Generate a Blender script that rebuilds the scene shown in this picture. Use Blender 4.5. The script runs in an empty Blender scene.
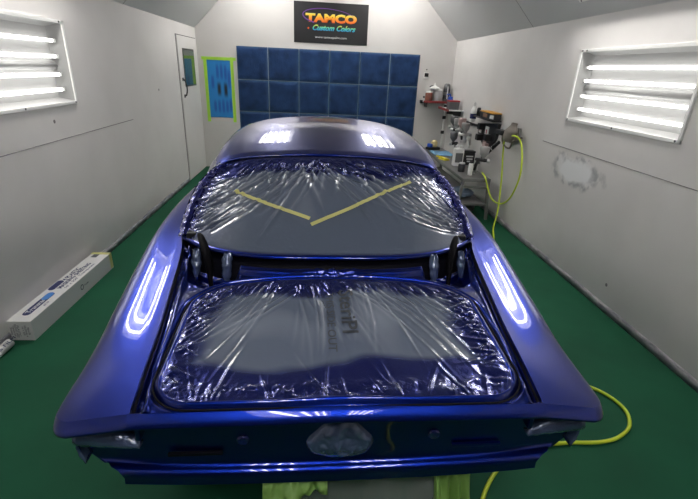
import bpy, math, random
import numpy as np
from math import sin, cos, pi, radians, sqrt, exp, atan2
from mathutils import Vector, Matrix, noise as mn
random.seed(7); rng = np.random.default_rng(11)
COL = bpy.context.scene.collection

# ------------------------------------------------------------------ materials
def srgb(r, g, b):
    f = lambda c: (c/255/12.92) if c/255 <= .04045 else ((c/255+.055)/1.055)**2.4
    return (f(r), f(g), f(b), 1)
def mat(name, color, rough=.5, metal=0, coat=0, coat_rough=.03, spec=.5, emit=None, estr=0, ior=None, sheen=0):
    m = bpy.data.materials.new(name); m.use_nodes = True
    b = m.node_tree.nodes['Principled BSDF']
    b.inputs['Base Color'].default_value = color; b.inputs['Roughness'].default_value = rough
    b.inputs['Metallic'].default_value = metal; b.inputs['Coat Weight'].default_value = coat
    b.inputs['Coat Roughness'].default_value = coat_rough; b.inputs['Specular IOR Level'].default_value = spec
    if ior: b.inputs['Coat IOR'].default_value = ior
    if emit: b.inputs['Emission Color'].default_value = emit; b.inputs['Emission Strength'].default_value = estr
    return m
def nodes(m): return m.node_tree.nodes, m.node_tree.links, m.node_tree.nodes['Principled BSDF']
def noise_bump(m, scale, strength, dist=.01, detail=4, stretch=(1, 1, 1)):
    N, L, b = nodes(m)
    tc = N.new('ShaderNodeTexCoord'); mp = N.new('ShaderNodeMapping'); mp.inputs['Scale'].default_value = stretch
    n = N.new('ShaderNodeTexNoise'); n.inputs['Scale'].default_value = scale; n.inputs['Detail'].default_value = detail
    bp = N.new('ShaderNodeBump'); bp.inputs['Strength'].default_value = strength; bp.inputs['Distance'].default_value = dist
    L.new(tc.outputs['Object'], mp.inputs[0]); L.new(mp.outputs[0], n.inputs[0]); L.new(n.outputs[0], bp.inputs['Height'])
    L.new(bp.outputs[0], b.inputs['Normal'])
    return n
def mottled(m, c1, c2, scale, lo=.35, hi=.65, detail=6, stretch=(1, 1, 1)):
    N, L, b = nodes(m)
    tc = N.new('ShaderNodeTexCoord'); mp = N.new('ShaderNodeMapping'); mp.inputs['Scale'].default_value = stretch
    n = N.new('ShaderNodeTexNoise'); n.inputs['Scale'].default_value = scale; n.inputs['Detail'].default_value = detail
    r = N.new('ShaderNodeMapRange'); r.inputs[1].default_value = lo; r.inputs[2].default_value = hi
    mx = N.new('ShaderNodeMix'); mx.data_type = 'RGBA'; mx.inputs[6].default_value = c1; mx.inputs[7].default_value = c2
    L.new(tc.outputs['Object'], mp.inputs[0]); L.new(mp.outputs[0], n.inputs[0]); L.new(n.outputs[0], r.inputs[0])
    L.new(r.outputs[0], mx.inputs[0]); L.new(mx.outputs[2], b.inputs['Base Color'])
    return mx
def attr_color(m, name='paint'):
    N, L, b = nodes(m)
    a = N.new('ShaderNodeAttribute'); a.attribute_name = name
    L.new(a.outputs['Color'], b.inputs['Base Color']); return a

WALL = mat('booth_wall_paint', (.62, .60, .585, 1), .55, spec=.25)
mottled(WALL, (.60, .58, .565, 1), (.66, .64, .625, 1), 1.6, .3, .7)
SLOPE = mat('booth_ceiling_paint', (.58, .58, .58, 1), .6, spec=.2)
# right wall: sanded repair patch with grey overspray edges
WALLR = mat('booth_wall_paint_patched', (.62, .60, .585, 1), .5, spec=.3)
def wall_patch(m, cy, cz, ry, rz):
    N, L, b = nodes(m)
    tc = N.new('ShaderNodeTexCoord'); sp = N.new('ShaderNodeSeparateXYZ'); L.new(tc.outputs['Object'], sp.inputs[0])
    def mth(op, a, c=None):
        n = N.new('ShaderNodeMath'); n.operation = op
        for i, v in enumerate((a, c)):
            if v is None: continue
            if isinstance(v, (int, float)): n.inputs[i].default_value = v
            else: L.new(v, n.inputs[i])
        return n.outputs[0]
    dy = mth('DIVIDE', mth('SUBTRACT', sp.outputs[1], cy), ry); dz = mth('DIVIDE', mth('SUBTRACT', sp.outputs[2], cz), rz)
    r = mth('SQRT', mth('ADD', mth('MULTIPLY', dy, dy), mth('MULTIPLY', dz, dz)))
    n1 = N.new('ShaderNodeTexNoise'); n1.inputs['Scale'].default_value = 5; n1.inputs['Detail'].default_value = 5
    L.new(tc.outputs['Object'], n1.inputs[0])
    rr = mth('ADD', r, mth('MULTIPLY', mth('SUBTRACT', n1.outputs[0], .5), 1.1))
    def rng_(v, a, c):
        q = N.new('ShaderNodeMapRange'); q.inputs[1].default_value = a; q.inputs[2].default_value = c; L.new(v, q.inputs[0]); return q.outputs[0]
    white = rng_(rr, .95, .55)
    ring = mth('MULTIPLY', rng_(rr, 1.15, .9), rng_(rr, .6, .85))
    n2 = N.new('ShaderNodeTexNoise'); n2.inputs['Scale'].default_value = 9; L.new(tc.outputs['Object'], n2.inputs[0])
    ring = mth('MULTIPLY', ring, rng_(n2.outputs[0], .46, .6))
    base = mottled(m, (.60, .58, .565, 1), (.66, .64, .625, 1), 1.6, .3, .7)
    mx = N.new('ShaderNodeMix'); mx.data_type = 'RGBA'; mx.inputs[7].default_value = (.76, .77, .78, 1)
    L.new(base.outputs[2], mx.inputs[6]); L.new(mth('MULTIPLY', white, .8), mx.inputs[0])
    mx2 = N.new('ShaderNodeMix'); mx2.data_type = 'RGBA'; mx2.inputs[7].default_value = (.22, .23, .25, 1)
    L.new(mx.outputs[2], mx2.inputs[6]); L.new(mth('MULTIPLY', ring, .7), mx2.inputs[0])
    L.new(mx2.outputs[2], b.inputs['Base Color'])
wall_patch(WALLR, 4.05, 1.03, .42, .15)
FLOOR = mat('green_floor_coating', (.006, .07, .035, 1), .75, spec=.25)
mottled(FLOOR, (.0065, .090, .042, 1), (.0045, .068, .032, 1), 2.2, .3, .7, 8); noise_bump(FLOOR, 160, .25, .003)
BASE = mat('overspray_grey_baseboard', (.2, .2, .22, 1), .5)
mottled(BASE, (.16, .16, .18, 1), (.38, .37, .39, 1), 7, .4, .6, 5, (1, 1, 4))
SEAM = mat('dark_joint', (.20, .19, .19, 1), .8)
WHITE = mat('white_enamel', (.82, .82, .80, 1), .3, coat=.2)
REFL = mat('white_reflector', (.36, .36, .355, 1), .35)
TUBE = mat('fluorescent_tube_glow', (1, 1, 1, 1), .4, emit=(1, .985, .95, 1), estr=4.4)
TUBE2 = mat('bright_fluorescent_tube_glow', (1, 1, 1, 1), .4, emit=(1, .975, .94, 1), estr=40)
BLACK = mat('black_plastic', (.012, .012, .013, 1), .4)
RUBBER = mat('black_rubber', (.01, .01, .01, 1), .8)
CHROME = mat('bare_metal', (.6, .6, .6, 1), .3, metal=1)
STEEL = mat('grey_painted_steel', (.30, .30, .29, 1), .45, metal=.2)
DARKM = mat('dark_metal', (.06, .06, .065, 1), .4, metal=.7)
LIME = mat('lime_hose_rubber', (.52, .66, .03, 1), .45)
LIMETAPE = mat('lime_masking_tape', (.40, .72, .06, 1), .6)
YTAPE = mat('yellow_masking_tape', (.60, .58, .22, 1), .6)
CARD = mat('white_carton', (.66, .66, .65, 1), .7, spec=.2)
INK = mat('dark_navy_ink', (.012, .018, .10, 1), .6)
GREYINK = mat('grey_ink', (.09, .10, .12, 1), .5)
LBLUE = mat('light_blue_ink', (.05, .22, .6, 1), .6)
WINK = mat('white_ink', (.8, .8, .8, 1), .5)
def carpaint():
    m = mat('candy_blue_car_paint', (.012, .02, .30, 1), .33, metal=.95, coat=.9, coat_rough=.015, spec=.3)
    N, L, b = nodes(m)
    lw = N.new('ShaderNodeLayerWeight'); lw.inputs[0].default_value = .35
    mx = N.new('ShaderNodeMix'); mx.data_type = 'RGBA'
    mx.inputs[6].default_value = (.0035, .017, .215, 1); mx.inputs[7].default_value = (.0035, .016, .20, 1)
    L.new(lw.outputs['Facing'], mx.inputs[0]); L.new(mx.outputs[2], b.inputs['Base Color'])
    return m
PAINT = carpaint()
def filmmat(name, grey=(.105, .13, .185, 1), blue=(.004, .012, .15, 1), alpha=1):
    m = mat(name, grey, .25, metal=.0, coat=1, coat_rough=.03, spec=.5)
    N, L, b = nodes(m)
    a = N.new('ShaderNodeAttribute'); a.attribute_name = 'overspray'
    mx = N.new('ShaderNodeMix'); mx.data_type = 'RGBA'; mx.inputs[6].default_value = grey; mx.inputs[7].default_value = blue
    L.new(a.outputs['Fac'], mx.inputs[0]); L.new(mx.outputs[2], b.inputs['Base Color'])
    a2 = N.new('ShaderNodeAttribute'); a2.attribute_name = 'bunch'
    mxb = N.new('ShaderNodeMix'); mxb.data_type = 'RGBA'; mxb.inputs[7].default_value = (.30, .33, .40, 1)
    L.new(mx.outputs[2], mxb.inputs[6]); L.new(a2.outputs['Fac'], mxb.inputs[0]); L.new(mxb.outputs[2], b.inputs['Base Color'])
    tc = N.new('ShaderNodeTexCoord'); vo = N.new('ShaderNodeTexVoronoi'); vo.feature = 'DISTANCE_TO_EDGE'; vo.inputs['Scale'].default_value = 34
    nn = N.new('ShaderNodeTexNoise'); nn.inputs['Scale'].default_value = 24; nn.inputs['Detail'].default_value = 4
    L.new(tc.outputs['Object'], vo.inputs['Vector']); L.new(tc.outputs['Object'], nn.inputs[0])
    ad = N.new('ShaderNodeMath'); ad.operation = 'ADD'; L.new(vo.outputs['Distance'], ad.inputs[0]); L.new(nn.outputs[0], ad.inputs[1])
    bp = N.new('ShaderNodeBump'); bp.inputs['Distance'].default_value = .012; L.new(ad.outputs[0], bp.inputs['Height'])
    cn = N.new('ShaderNodeAttribute'); cn.attribute_name = 'crinkle'; L.new(cn.outputs['Fac'], bp.inputs['Strength'])
    L.new(bp.outputs[0], b.inputs['Normal']); L.new(bp.outputs[0], b.inputs['Coat Normal'])
    m2 = N.new('ShaderNodeMath'); m2.operation = 'MULTIPLY'; m2.inputs[1].default_value = .7
    L.new(a.outputs['Fac'], m2.inputs[0]); L.new(m2.outputs[0], b.inputs['Metallic'])
    return m
FILM = filmmat('overspray_masking_film')
FILMB = mat('blue_coated_film', (.010, .014, .17, 1), .2, metal=.5, coat=1, coat_rough=.04)
noise_bump(FILMB, 26, .9, .012, 6)
FILMG = mat('grey_blue_film', (.07, .10, .20, 1), .2, metal=.3, coat=1, coat_rough=.05); noise_bump(FILMG, 18, .8, .012, 5)
CLEAR = mat('clear_sheeting', (.45, .5, .47, 1), .15, coat=.6)
CLEAR.node_tree.nodes['Principled BSDF'].inputs['Alpha'].default_value = .22; noise_bump(CLEAR, 9, .8, .03)
GREENP = mat('green_masking_paper', (.15, .28, .06, 1), .6); noise_bump(GREENP, 9, .6, .02)
CAVITY = mat('black_seal_and_gap_shade', (.003, .003, .008, 1), .6, spec=.15)  # rubber seals, and shade of open gaps put in as black

# ------------------------------------------------------------------ mesh helpers
def setup(o, parent=None, label=None, cat=None, group=None, kind=None):
    if parent: o.parent = parent
    if label: o['label'] = label
    if cat: o['category'] = cat
    if group: o['group'] = group
    if kind: o['kind'] = kind
    return o
def empty(name, loc, label, cat, group=None, rz=0):
    o = bpy.data.objects.new(name, None); COL.objects.link(o); o.location = loc; o.rotation_euler = (0, 0, rz); o.empty_display_size = .1
    return setup(o, None, label, cat, group)
def meshobj(name, V, F, m, parent=None, smooth=True, loc=(0, 0, 0), **k):
    me = bpy.data.meshes.new(name); me.from_pydata([tuple(v) for v in V], [], F)
    for mm in (m if isinstance(m, (list, tuple)) else [m]): me.materials.append(mm)
    me.validate(); me.update()
    if smooth: me.shade_smooth()
    o = bpy.data.objects.new(name, me); COL.objects.link(o); o.location = loc
    return setup(o, parent, **k)
def gridfaces(n, m, closed=False, flip=False, off=0):
    F = []
    for i in range(n-1):
        for j in range(m if closed else m-1):
            a = off+i*m+j; b = off+i*m+(j+1) % m; c = off+(i+1)*m+(j+1) % m; d = off+(i+1)*m+j
            F.append((a, d, c, b) if flip else (a, b, c, d))
    return F
def grid(name, P, m, parent=None, flip=False, solid=0, **k):
    P = np.asarray(P, float); n, mm = P.shape[:2]
    o = meshobj(name, P.reshape(-1, 3).tolist(), gridfaces(n, mm, False, flip), m, parent, **k)
    if solid:
        s = o.modifiers.new('thickness', 'SOLIDIFY'); s.thickness = solid; s.offset = -1
    return o
class MB:
    def __init__(s): s.V = []; s.F = []; s.M = []; s.mi = 0
    def add(s, V, F):
        o = len(s.V); s.V += [tuple(v) for v in V]; s.F += [tuple(i+o for i in f) for f in F]; s.M += [s.mi]*len(F); return s
    def box(s, a, b, R=None, bev=0):
        x0, y0, z0 = a; x1, y1, z1 = b
        if bev:
            import bmesh
            bm = bmesh.new(); bmesh.ops.create_cube(bm, size=1)
            for v in bm.verts: v.co = Vector(((v.co.x+.5)*(x1-x0)+x0, (v.co.y+.5)*(y1-y0)+y0, (v.co.z+.5)*(z1-z0)+z0))
            bmesh.ops.bevel(bm, geom=bm.edges[:], offset=bev, segments=2, affect='EDGES', profile=.5)
            V = [v.co.copy() for v in bm.verts]; F = [[v.index for v in f.verts] for f in bm.faces]; bm.free()
        else:
            V = [Vector(p) for p in ((x0,y0,z0),(x1,y0,z0),(x1,y1,z0),(x0,y1,z0),(x0,y0,z1),(x1,y0,z1),(x1,y1,z1),(x0,y1,z1))]
            F = [(0,3,2,1),(4,5,6,7),(0,1,5,4),(1,2,6,5),(2,3,7,6),(3,0,4,7)]
        if R: V = [R @ v for v in V]
        return s.add(V, F)
    def tube(s, pts, r, n=10, caps=True):
        pts = [Vector(p) for p in pts]; k = len(pts)
        rs = r if isinstance(r, (list, tuple)) else [r]*k
        V = []; prev = None
        for i, p in enumerate(pts):
            t = (pts[min(i+1, k-1)]-pts[max(i-1, 0)]).normalized()
            if prev is None: u = t.orthogonal().normalized()
            else: u = (prev-t*prev.dot(t)).normalized()
            prev = u; w = t.cross(u)
            V += [p+(u*cos(2*pi*j/n)+w*sin(2*pi*j/n))*rs[i] for j in range(n)]
        F = gridfaces(k, n, True)
        if caps: F += [tuple(range(n))[::-1], tuple(range((k-1)*n, k*n))]
        return s.add(V, F)
    def lathe(s, prof, c, axis=(0, 0, 1), n=20, R=None):
        ax = Vector(axis).normalized(); u = ax.orthogonal().normalized(); w = ax.cross(u); c = Vector(c)
        V = [c+ax*h+(u*cos(2*pi*j/n)+w*sin(2*pi*j/n))*max(r, 1e-4) for r, h in prof for j in range(n)]
        return s.add(V, [tuple(reversed(f)) for f in gridfaces(len(prof), n, True, True)])
    def build(s, name, m, parent=None, smooth=False, **k):
        o = meshobj(name, s.V, s.F, m, parent, smooth, **k)
        if isinstance(m, (list, tuple)): o.data.polygons.foreach_set('material_index', s.M)
        return o
def autosmooth(o, ang=40):
    o.data.shade_smooth()
    try: o.data.set_sharp_from_angle(angle=radians(ang))
    except Exception: pass
    return o
def curve_pts(ctrl, n=80):
    ctrl = [np.array(c, float) for c in ctrl]; c = [2*ctrl[0]-ctrl[1]]+ctrl+[2*ctrl[-1]-ctrl[-2]]; out = []
    seg = len(ctrl)-1; per = max(2, n//seg)
    for i in range(seg):
        p0, p1, p2, p3 = c[i:i+4]
        for k in range(per):
            t = k/per; out.append(.5*((2*p1)+(-p0+p2)*t+(2*p0-5*p1+4*p2-p3)*t*t+(-p0+3*p1-3*p2+p3)*t**3))
    out.append(ctrl[-1]); return [Vector(p) for p in out]
def textmesh(name, body, size, M, m, parent, extrude=.0006, shear=0, bold=0, width=None, fit=None, xform=None, sub=0, space=1, **k):
    """writing as a thin solid; M places local x=reading direction, y=up"""
    cu = bpy.data.curves.new(name, 'FONT'); cu.body = body; cu.size = size; cu.extrude = extrude; cu.shear = shear
    cu.offset = bold; cu.align_x = 'CENTER'; cu.align_y = 'CENTER'; cu.resolution_u = 3; cu.space_character = space
    t = bpy.data.objects.new('tmp', cu); COL.objects.link(t); bpy.context.view_layer.update()
    me = bpy.data.meshes.new_from_object(t.evaluated_get(bpy.context.evaluated_depsgraph_get()))
    bpy.data.objects.remove(t); bpy.data.curves.remove(cu)
    if sub:
        import bmesh
        bm = bmesh.new(); bm.from_mesh(me)
        for _ in range(sub):
            bmesh.ops.triangulate(bm, faces=bm.faces[:])
            bmesh.ops.subdivide_edges(bm, edges=[e for e in bm.edges if e.calc_length() > .012], cuts=1)
        bmesh.ops.triangulate(bm, faces=bm.faces[:]); bm.to_mesh(me); bm.free()
    xs = [v.co.x for v in me.vertices]; w = max(xs)-min(xs); cx = (max(xs)+min(xs))/2
    ys = [v.co.y for v in me.vertices]; cy = (max(ys)+min(ys))/2
    sx = (fit/w) if fit else 1
    for v in me.vertices:
        v.co.x = (v.co.x-cx)*sx; v.co.y -= cy
    lay = [tuple(v.co) for v in me.vertices]
    for v in me.vertices:
        p = M @ v.co; v.co = Vector(xform(p)) if xform else p
    me.materials.clear(); me.materials.append(m)
    o = bpy.data.objects.new(name, me); COL.objects.link(o); setup(o, parent, **k)
    return o, lay
def frame(origin, x, y):
    x = Vector(x).normalized(); y = Vector(y).normalized(); z = x.cross(y)
    M = Matrix((x, y, z)).transposed().to_4x4(); M.translation = Vector(origin); return M
def setattr_float(o, name, vals):
    a = o.data.attributes.new(name, 'FLOAT', 'POINT'); a.data.foreach_set('value', np.asarray(vals, np.float32).ravel())
def setattr_col(o, name, cols):
    a = o.data.color_attributes.new(name, 'FLOAT_COLOR', 'POINT'); c = np.ones((len(cols), 4), np.float32); c[:, :3] = cols
    a.data.foreach_set('color', c.ravel())
def smooth(a, b, x):
    t = np.clip((x-a)/(b-a), 0, 1); return t*t*(3-2*t)
def nz(x, y, s, seed=0, ridged=False, oct=3):
    x = np.asarray(x, float); y = np.asarray(y, float); out = np.zeros(np.broadcast(x, y).shape)
    xf = np.broadcast_to(x, out.shape).ravel(); yf = np.broadcast_to(y, out.shape).ravel(); o = np.zeros(xf.size)
    for i in range(xf.size):
        v = 0; a = 1; f = s; tot = 0
        for k in range(oct):
            q = mn.noise(Vector((xf[i]*f, yf[i]*f, seed+k*7.3)))
            v += a*((1-2*abs(q)) if ridged else q); tot += a; a *= .5; f *= 2.03
        o[i] = v/tot
    return o.reshape(out.shape)
def folds(X, Y, specs):
    H = np.zeros_like(X)
    for (x0, y0, ang, L, w, a) in specs:
        c, s = cos(ang), sin(ang)
        al = (X-x0)*c+(Y-y0)*s; pe = -(X-x0)*s+(Y-y0)*c
        pe = pe - .06*L*np.sin(al/L*2.2)
        ww = w*(1+.9*np.clip(al/L, 0, 1))
        env = np.clip(al/(.08*L), 0, 1)*np.clip(1-al/L, 0, 1)**.8
        q = np.abs(pe)/ww
        H += a*env*(np.exp(-q*1.4)*1.0 - .35*np.exp(-((q-1.6)**2)))
    return H

# ------------------------------------------------------------------ room
XL, XR, YB, YF, ZW, ZC = -2.13, 2.54, 8.51, -2.6, 2.415, 3.35
def struct(name, mb, m, **k): return mb.build(name, m, kind='structure', **k)
def holed(quadfn, u0, u1, v0, v1, holes):
    """rectangular grid of quads leaving rectangular holes; quadfn(u,v)->xyz"""
    us = sorted({u0, u1, *[h[0] for h in holes], *[h[1] for h in holes]}); vs = sorted({v0, v1, *[h[2] for h in holes], *[h[3] for h in holes]})
    mb = MB()
    for a, b in zip(us, us[1:]):
        for c, d in zip(vs, vs[1:]):
            if any(h[0] <= a and b <= h[1] and h[2] <= c and d <= h[3] for h in holes): continue
            mb.add([quadfn(a, c), quadfn(b, c), quadfn(b, d), quadfn(a, d)], [(0, 1, 2, 3)])
    return mb
struct('floor', MB().box((XL-.1, YF-.1, -.08), (XR+.1, YB+.1, 0)), FLOOR)
FZ0, FZ1 = 1.505, 2.115                                   # wall light heights
LW = [(2.70, 4.16)]                         # left wall lights (y range)
RW = [(2.90, 4.36)]
DY0, DY1, DZ1 = 7.33, 8.44, 2.235
struct('wall_left', holed(lambda u, v: (XL, u, v), YF, YB, 0, ZW, [(a, b, FZ0, FZ1) for a, b in LW]), WALL)
struct('wall_right', holed(lambda u, v: (XR, u, v), YF, YB, 0, ZW, [(a, b, FZ0, FZ1) for a, b in RW]), WALLR)
struct('wall_back', MB().add([(XL, YB, 0), (XR, YB, 0), (XR, YB, ZW), (XR-.935, YB, ZC), (XL+.935, YB, ZC), (XL, YB, ZW)], [(0, 1, 2, 3, 4, 5)]), WALL)
struct('wall_front', MB().add([(XL, YF, 0), (XR, YF, 0), (XR, YF, ZW), (XR-.935, YF, ZC), (XL+.935, YF, ZC), (XL, YF, ZW)], [(5, 4, 3, 2, 1, 0)]), mat('darkened_front_wall', (.02, .022, .024, 1), .8))  # unseen wall, coloured dark so the tail panel reflects black
S2 = sqrt(.5)
SL = [(2.75, 4.2)]; SR = [(2.9, 4.36)]; F2 = .64
s0, s1 = .19, .19+.61                                     # distance up the slope
struct('ceiling_slope_left', holed(lambda u, v: (XL+v*S2, u, ZW+v*S2), YF, YB, 0, .935/S2, [(a, b, s0, s1) for a, b in SL]), SLOPE)
struct('ceiling_slope_right', holed(lambda u, v: (XR-v*S2, u, ZW+v*S2), YF, YB, 0, .935/S2, [(a, b, s0, s1) for a, b in SR]), SLOPE)
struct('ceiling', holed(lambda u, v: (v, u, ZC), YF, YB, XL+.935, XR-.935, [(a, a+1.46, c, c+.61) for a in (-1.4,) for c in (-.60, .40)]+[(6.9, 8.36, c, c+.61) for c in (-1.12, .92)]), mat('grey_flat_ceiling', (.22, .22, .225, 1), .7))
# baseboards (uneven top edge)
def baseboard(name, x, sgn, y0, y1):
    ys = np.linspace(y0, y1, 90); V = []; F = []
    for i, y in enumerate(ys):
        h = .062+.012*mn.noise(Vector((y*3, 0, 3)))+.006*mn.noise(Vector((y*14, 0, 3)))
        V += [(x, y, 0), (x+sgn*.012, y, 0), (x+sgn*.008, y, h), (x, y, h+.004)]
    F = gridfaces(len(ys), 4); meshobj(name, V, F, BASE, kind='structure')
baseboard('baseboard_left', XL, 1, YF, DY0-.03); baseboard('baseboard_right', XR, -1, YF, YB)
# panel joints
SEAMZ = 1.219
def joint(name, pts, r=.0035):
    struct(name, MB().tube(pts, r, 6), SEAM)
joint('trim_1', [(XL, YF, SEAMZ), (XL, 5.35, SEAMZ)]); joint('trim_2', [(XR, YF, SEAMZ), (XR, 4.75, SEAMZ)])
joint('trim_3', [(XR, 5.52, ZW), (XR-.93, 5.52, ZC-.005)], .003)
joint('trim_4', [(XL, 5.52, ZW), (XL+.93, 5.52, ZC-.005)], .003)
# marks on the walls: small dings
for i, (x, y, z) in enumerate([(XL, 6.34, 1.50), (XR, 3.16, .23), (XL, 3.78, 1.37)]):
    s = 1 if x < 0 else -1
    MB().lathe([(.0, .004), (.012, .003), (.016, 0)], (x, y, z), (s, 0, 0), 10).build('wall_ding', SEAM, smooth=True, kind='structure')
# ---- door in the left wall
door = MB().box((XL, DY0, .02), (XL+.02, DY1, DZ1), bev=.003)
door = door.build('door_1', WALL, kind='structure')
mb = MB(); t = .008
mb.box((XL, DY0-t, 0), (XL+.004, DY0, DZ1+t)); mb.box((XL, DY1, 0), (XL+.004, DY1+.03, DZ1+t)); mb.box((XL, DY0-t, DZ1), (XL+.004, DY1+.03, DZ1+.012))
mb.build('door_gap', mat('door_gap_dark_line', (.03, .02, .03, 1), .8), door)  # dark line along the door joint, wider dark stain at the far edge
mb = MB(); mb.box((XL+.018, 7.55, 1.49), (XL+.026, 8.21, 2.06)); mb.build('window_frame', BLACK, door)
GL = mat('dark_door_glass', (.02, .045, .04, 1), .05, spec=.8); mottled(GL, (.012, .03, .03, 1), (.07, .12, .08, 1), 3, .35, .65)
mb = MB(); mb.box((XL+.024, 7.58, 1.515), (XL+.029, 8.18, 2.035)); mb.build('pane', GL, door)
mb = MB(); mb.tube(curve_pts([(XL+.02, 7.44, 1.60), (XL+.045, 7.45, 1.59), (XL+.06, 7.47, 1.52), (XL+.06, 7.48, 1.44), (XL+.045, 7.47, 1.37), (XL+.02, 7.46, 1.36)], 30), .011, 8)
mb.box((XL+.018, 7.41, 1.58), (XL+.028, 7.47, 1.63), bev=.003); mb.box((XL+.018, 7.43, 1.33), (XL+.028, 7.49, 1.38), bev=.003)
mb.build('door_handle', BLACK, door)

# ------------------------------------------------------------------ light fixtures
def make_fixture(name, M, L, label, group, tm=None):
    """local frame: x = along the length (0..L), y = up the panel (0..0.61), z = out into the room; recessed to -0.1"""
    W = FZ1-FZ0; r = empty(name, (0, 0, 0), label, 'light', group)
    r.matrix_world = M; rot = None
    # housing: tapered trough
    d = -.10; i = .05
    V = [(0, 0, 0), (L, 0, 0), (L, W, 0), (0, W, 0), (i, i*.6, d), (L-i, i*.6, d), (L-i, W-i*.6, d), (i, W-i*.6, d)]
    MB().add(V, [(4, 5, 6, 7), (0, 1, 5, 4), (1, 2, 6, 5), (2, 3, 7, 6), (3, 0, 4, 7)]).build('reflector', REFL, r)
    f = MB(); b = .022
    f.box((-b, -b, 0), (L+b, 0+.004, .014), bev=.003); f.box((-b, W-.004, 0), (L+b, W+b, .014), bev=.003)
    f.box((-b, -b, 0), (.004, W+b, .014), bev=.003); f.box((L-.004, -b, 0), (L+b, W+b, .014), bev=.003)
    f.build('frame', WHITE, r)
    for (x, y) in [(.02, -.008), (L*.5, -.008), (L-.02, -.008), (.02, W+.008), (.09, W+.008), (L-.05, W+.008)]:
        MB().lathe([(.009, .0), (.008, .004), (0, .005)], (x, y, .013), (0, 0, 1), 8).build('screw', DARKM, r)
    MB().tube([(.055, .285, d+.004), (L-.055, .285, d+.004)], .035, 16).build('ballast_cover', REFL, r, smooth=True)
    for y in (.095, .215, .355, .475):
        t = MB().tube([(.065, y, d+.04), (L-.065, y, d+.04)], .0135, 12).build('fluorescent_tube', tm or TUBE, r, smooth=True)
        MB().box((.045, y-.014, d), (.068, y+.014, d+.06), bev=.003).build('lamp_holder', WHITE, t)
        MB().box((L-.068, y-.014, d), (L-.045, y+.014, d+.06), bev=.003).build('lamp_holder', WHITE, t)
    return r
gl = 'recessed booth light fixtures'
def Mx(o, x, y): return frame(o, x, y)
make_fixture('wall_light', Mx((XL, LW[0][0], FZ0), (0, 1, 0), (0, 0, 1)), 1.46, 'recessed four-tube fluorescent light in the left white wall', gl)
make_fixture('wall_light', Mx((XR, RW[0][1], FZ0), (0, -1, 0), (0, 0, 1)), 1.46, 'recessed four-tube fluorescent light in the right white wall', gl)
make_fixture('ceiling_light', Mx((XL+s0*S2, SL[0][0], ZW+s0*S2), (0, 1, 0), (S2, 0, S2)), SL[0][1]-SL[0][0], 'four-tube light in the left sloped ceiling above the left wall light', gl, TUBE2)
make_fixture('ceiling_light', Mx((XR-s0*S2, SR[0][1], ZW+s0*S2), (0, -1, 0), (-S2, 0, S2)), 1.46, 'four-tube light in the right sloped ceiling, lower corner at the top of the picture', gl, TUBE2)
for (xx, yy, lb) in [(-1.12, 6.9, 'four-tube light in the flat ceiling near the blue filters, left one'), (.92, 6.9, 'four-tube light in the flat ceiling near the blue filters, right one'), (-.60, -1.4, 'four-tube light in the flat ceiling near the darkened front wall, left one'), (.40, -1.4, 'four-tube light in the flat ceiling near the darkened front wall, right one')]:
    make_fixture('ceiling_light', Mx((xx, yy, ZC), (0, 1, 0), (1, 0, 0)), 1.46, lb, gl, TUBE2)
# ------------------------------------------------------------------ the car (world metres; the root stands on the floor at CX, CY)
CX, CY = .09, 3.1
car = empty('car', (CX-.018, CY, 0), 'candy blue two-door coupe in fresh paint, trunk and rear window masked with plastic film', 'car', None, radians(.7))
def cg(name, P, m, parent=car, **k):
    P = np.array(P, float); P[..., 1] -= CY; return grid(name, P, m, parent, **k)
def ip(x, xs, ys): return np.interp(x, xs, ys)
def sip(x, xs, ys):                                       # smooth interpolation
    x = np.asarray(x, float); xs = np.array(xs, float); ys = np.array(ys, float)
    m = np.gradient(ys, xs); i = np.clip(np.searchsorted(xs, x)-1, 0, len(xs)-2); h = xs[i+1]-xs[i]; t = np.clip((x-xs[i])/h, 0, 1)
    return (2*t**3-3*t**2+1)*ys[i]+(t**3-2*t**2+t)*h*m[i]+(-2*t**3+3*t**2)*ys[i+1]+(t**3-t**2)*h*m[i+1]
YS = [1.0, 1.15, 1.4, 1.6, 1.9, 2.2, 2.6, 3.0, 3.6, 4.2, 4.8, 5.3, 5.6]
zin = lambda y: sip(y, YS, [.925, .938, .957, .976, 1.010, 1.046, 1.072, 1.075, 1.055, 1.03, 1.01, .98, .94])
uin = lambda y: sip(y, YS, [.625, .642, .665, .688, .722, .770, .80, .80, .795, .76, .74, .70, .67])
uout = lambda y: sip(y, YS, [.860, .872, .893, .912, .937, .952, .955, .95, .945, .945, .94, .92, .86])
def arch(y, yc, z0, r): return z0+sqrt(max(0, r*r-(y-yc)**2))
WY = (2.02, 4.82)
def zbot(y):
    b = float(ip(y, [1, 1.12, 1.35, 1.6, 2.4, 4.4, 5.2, 5.6], [.66, .64, .52, .42, .36, .36, .42, .46]))
    for yc in WY:
        if abs(y-yc) < .37: b = max(b, arch(y, yc, .36, .37))
    return b
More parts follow.
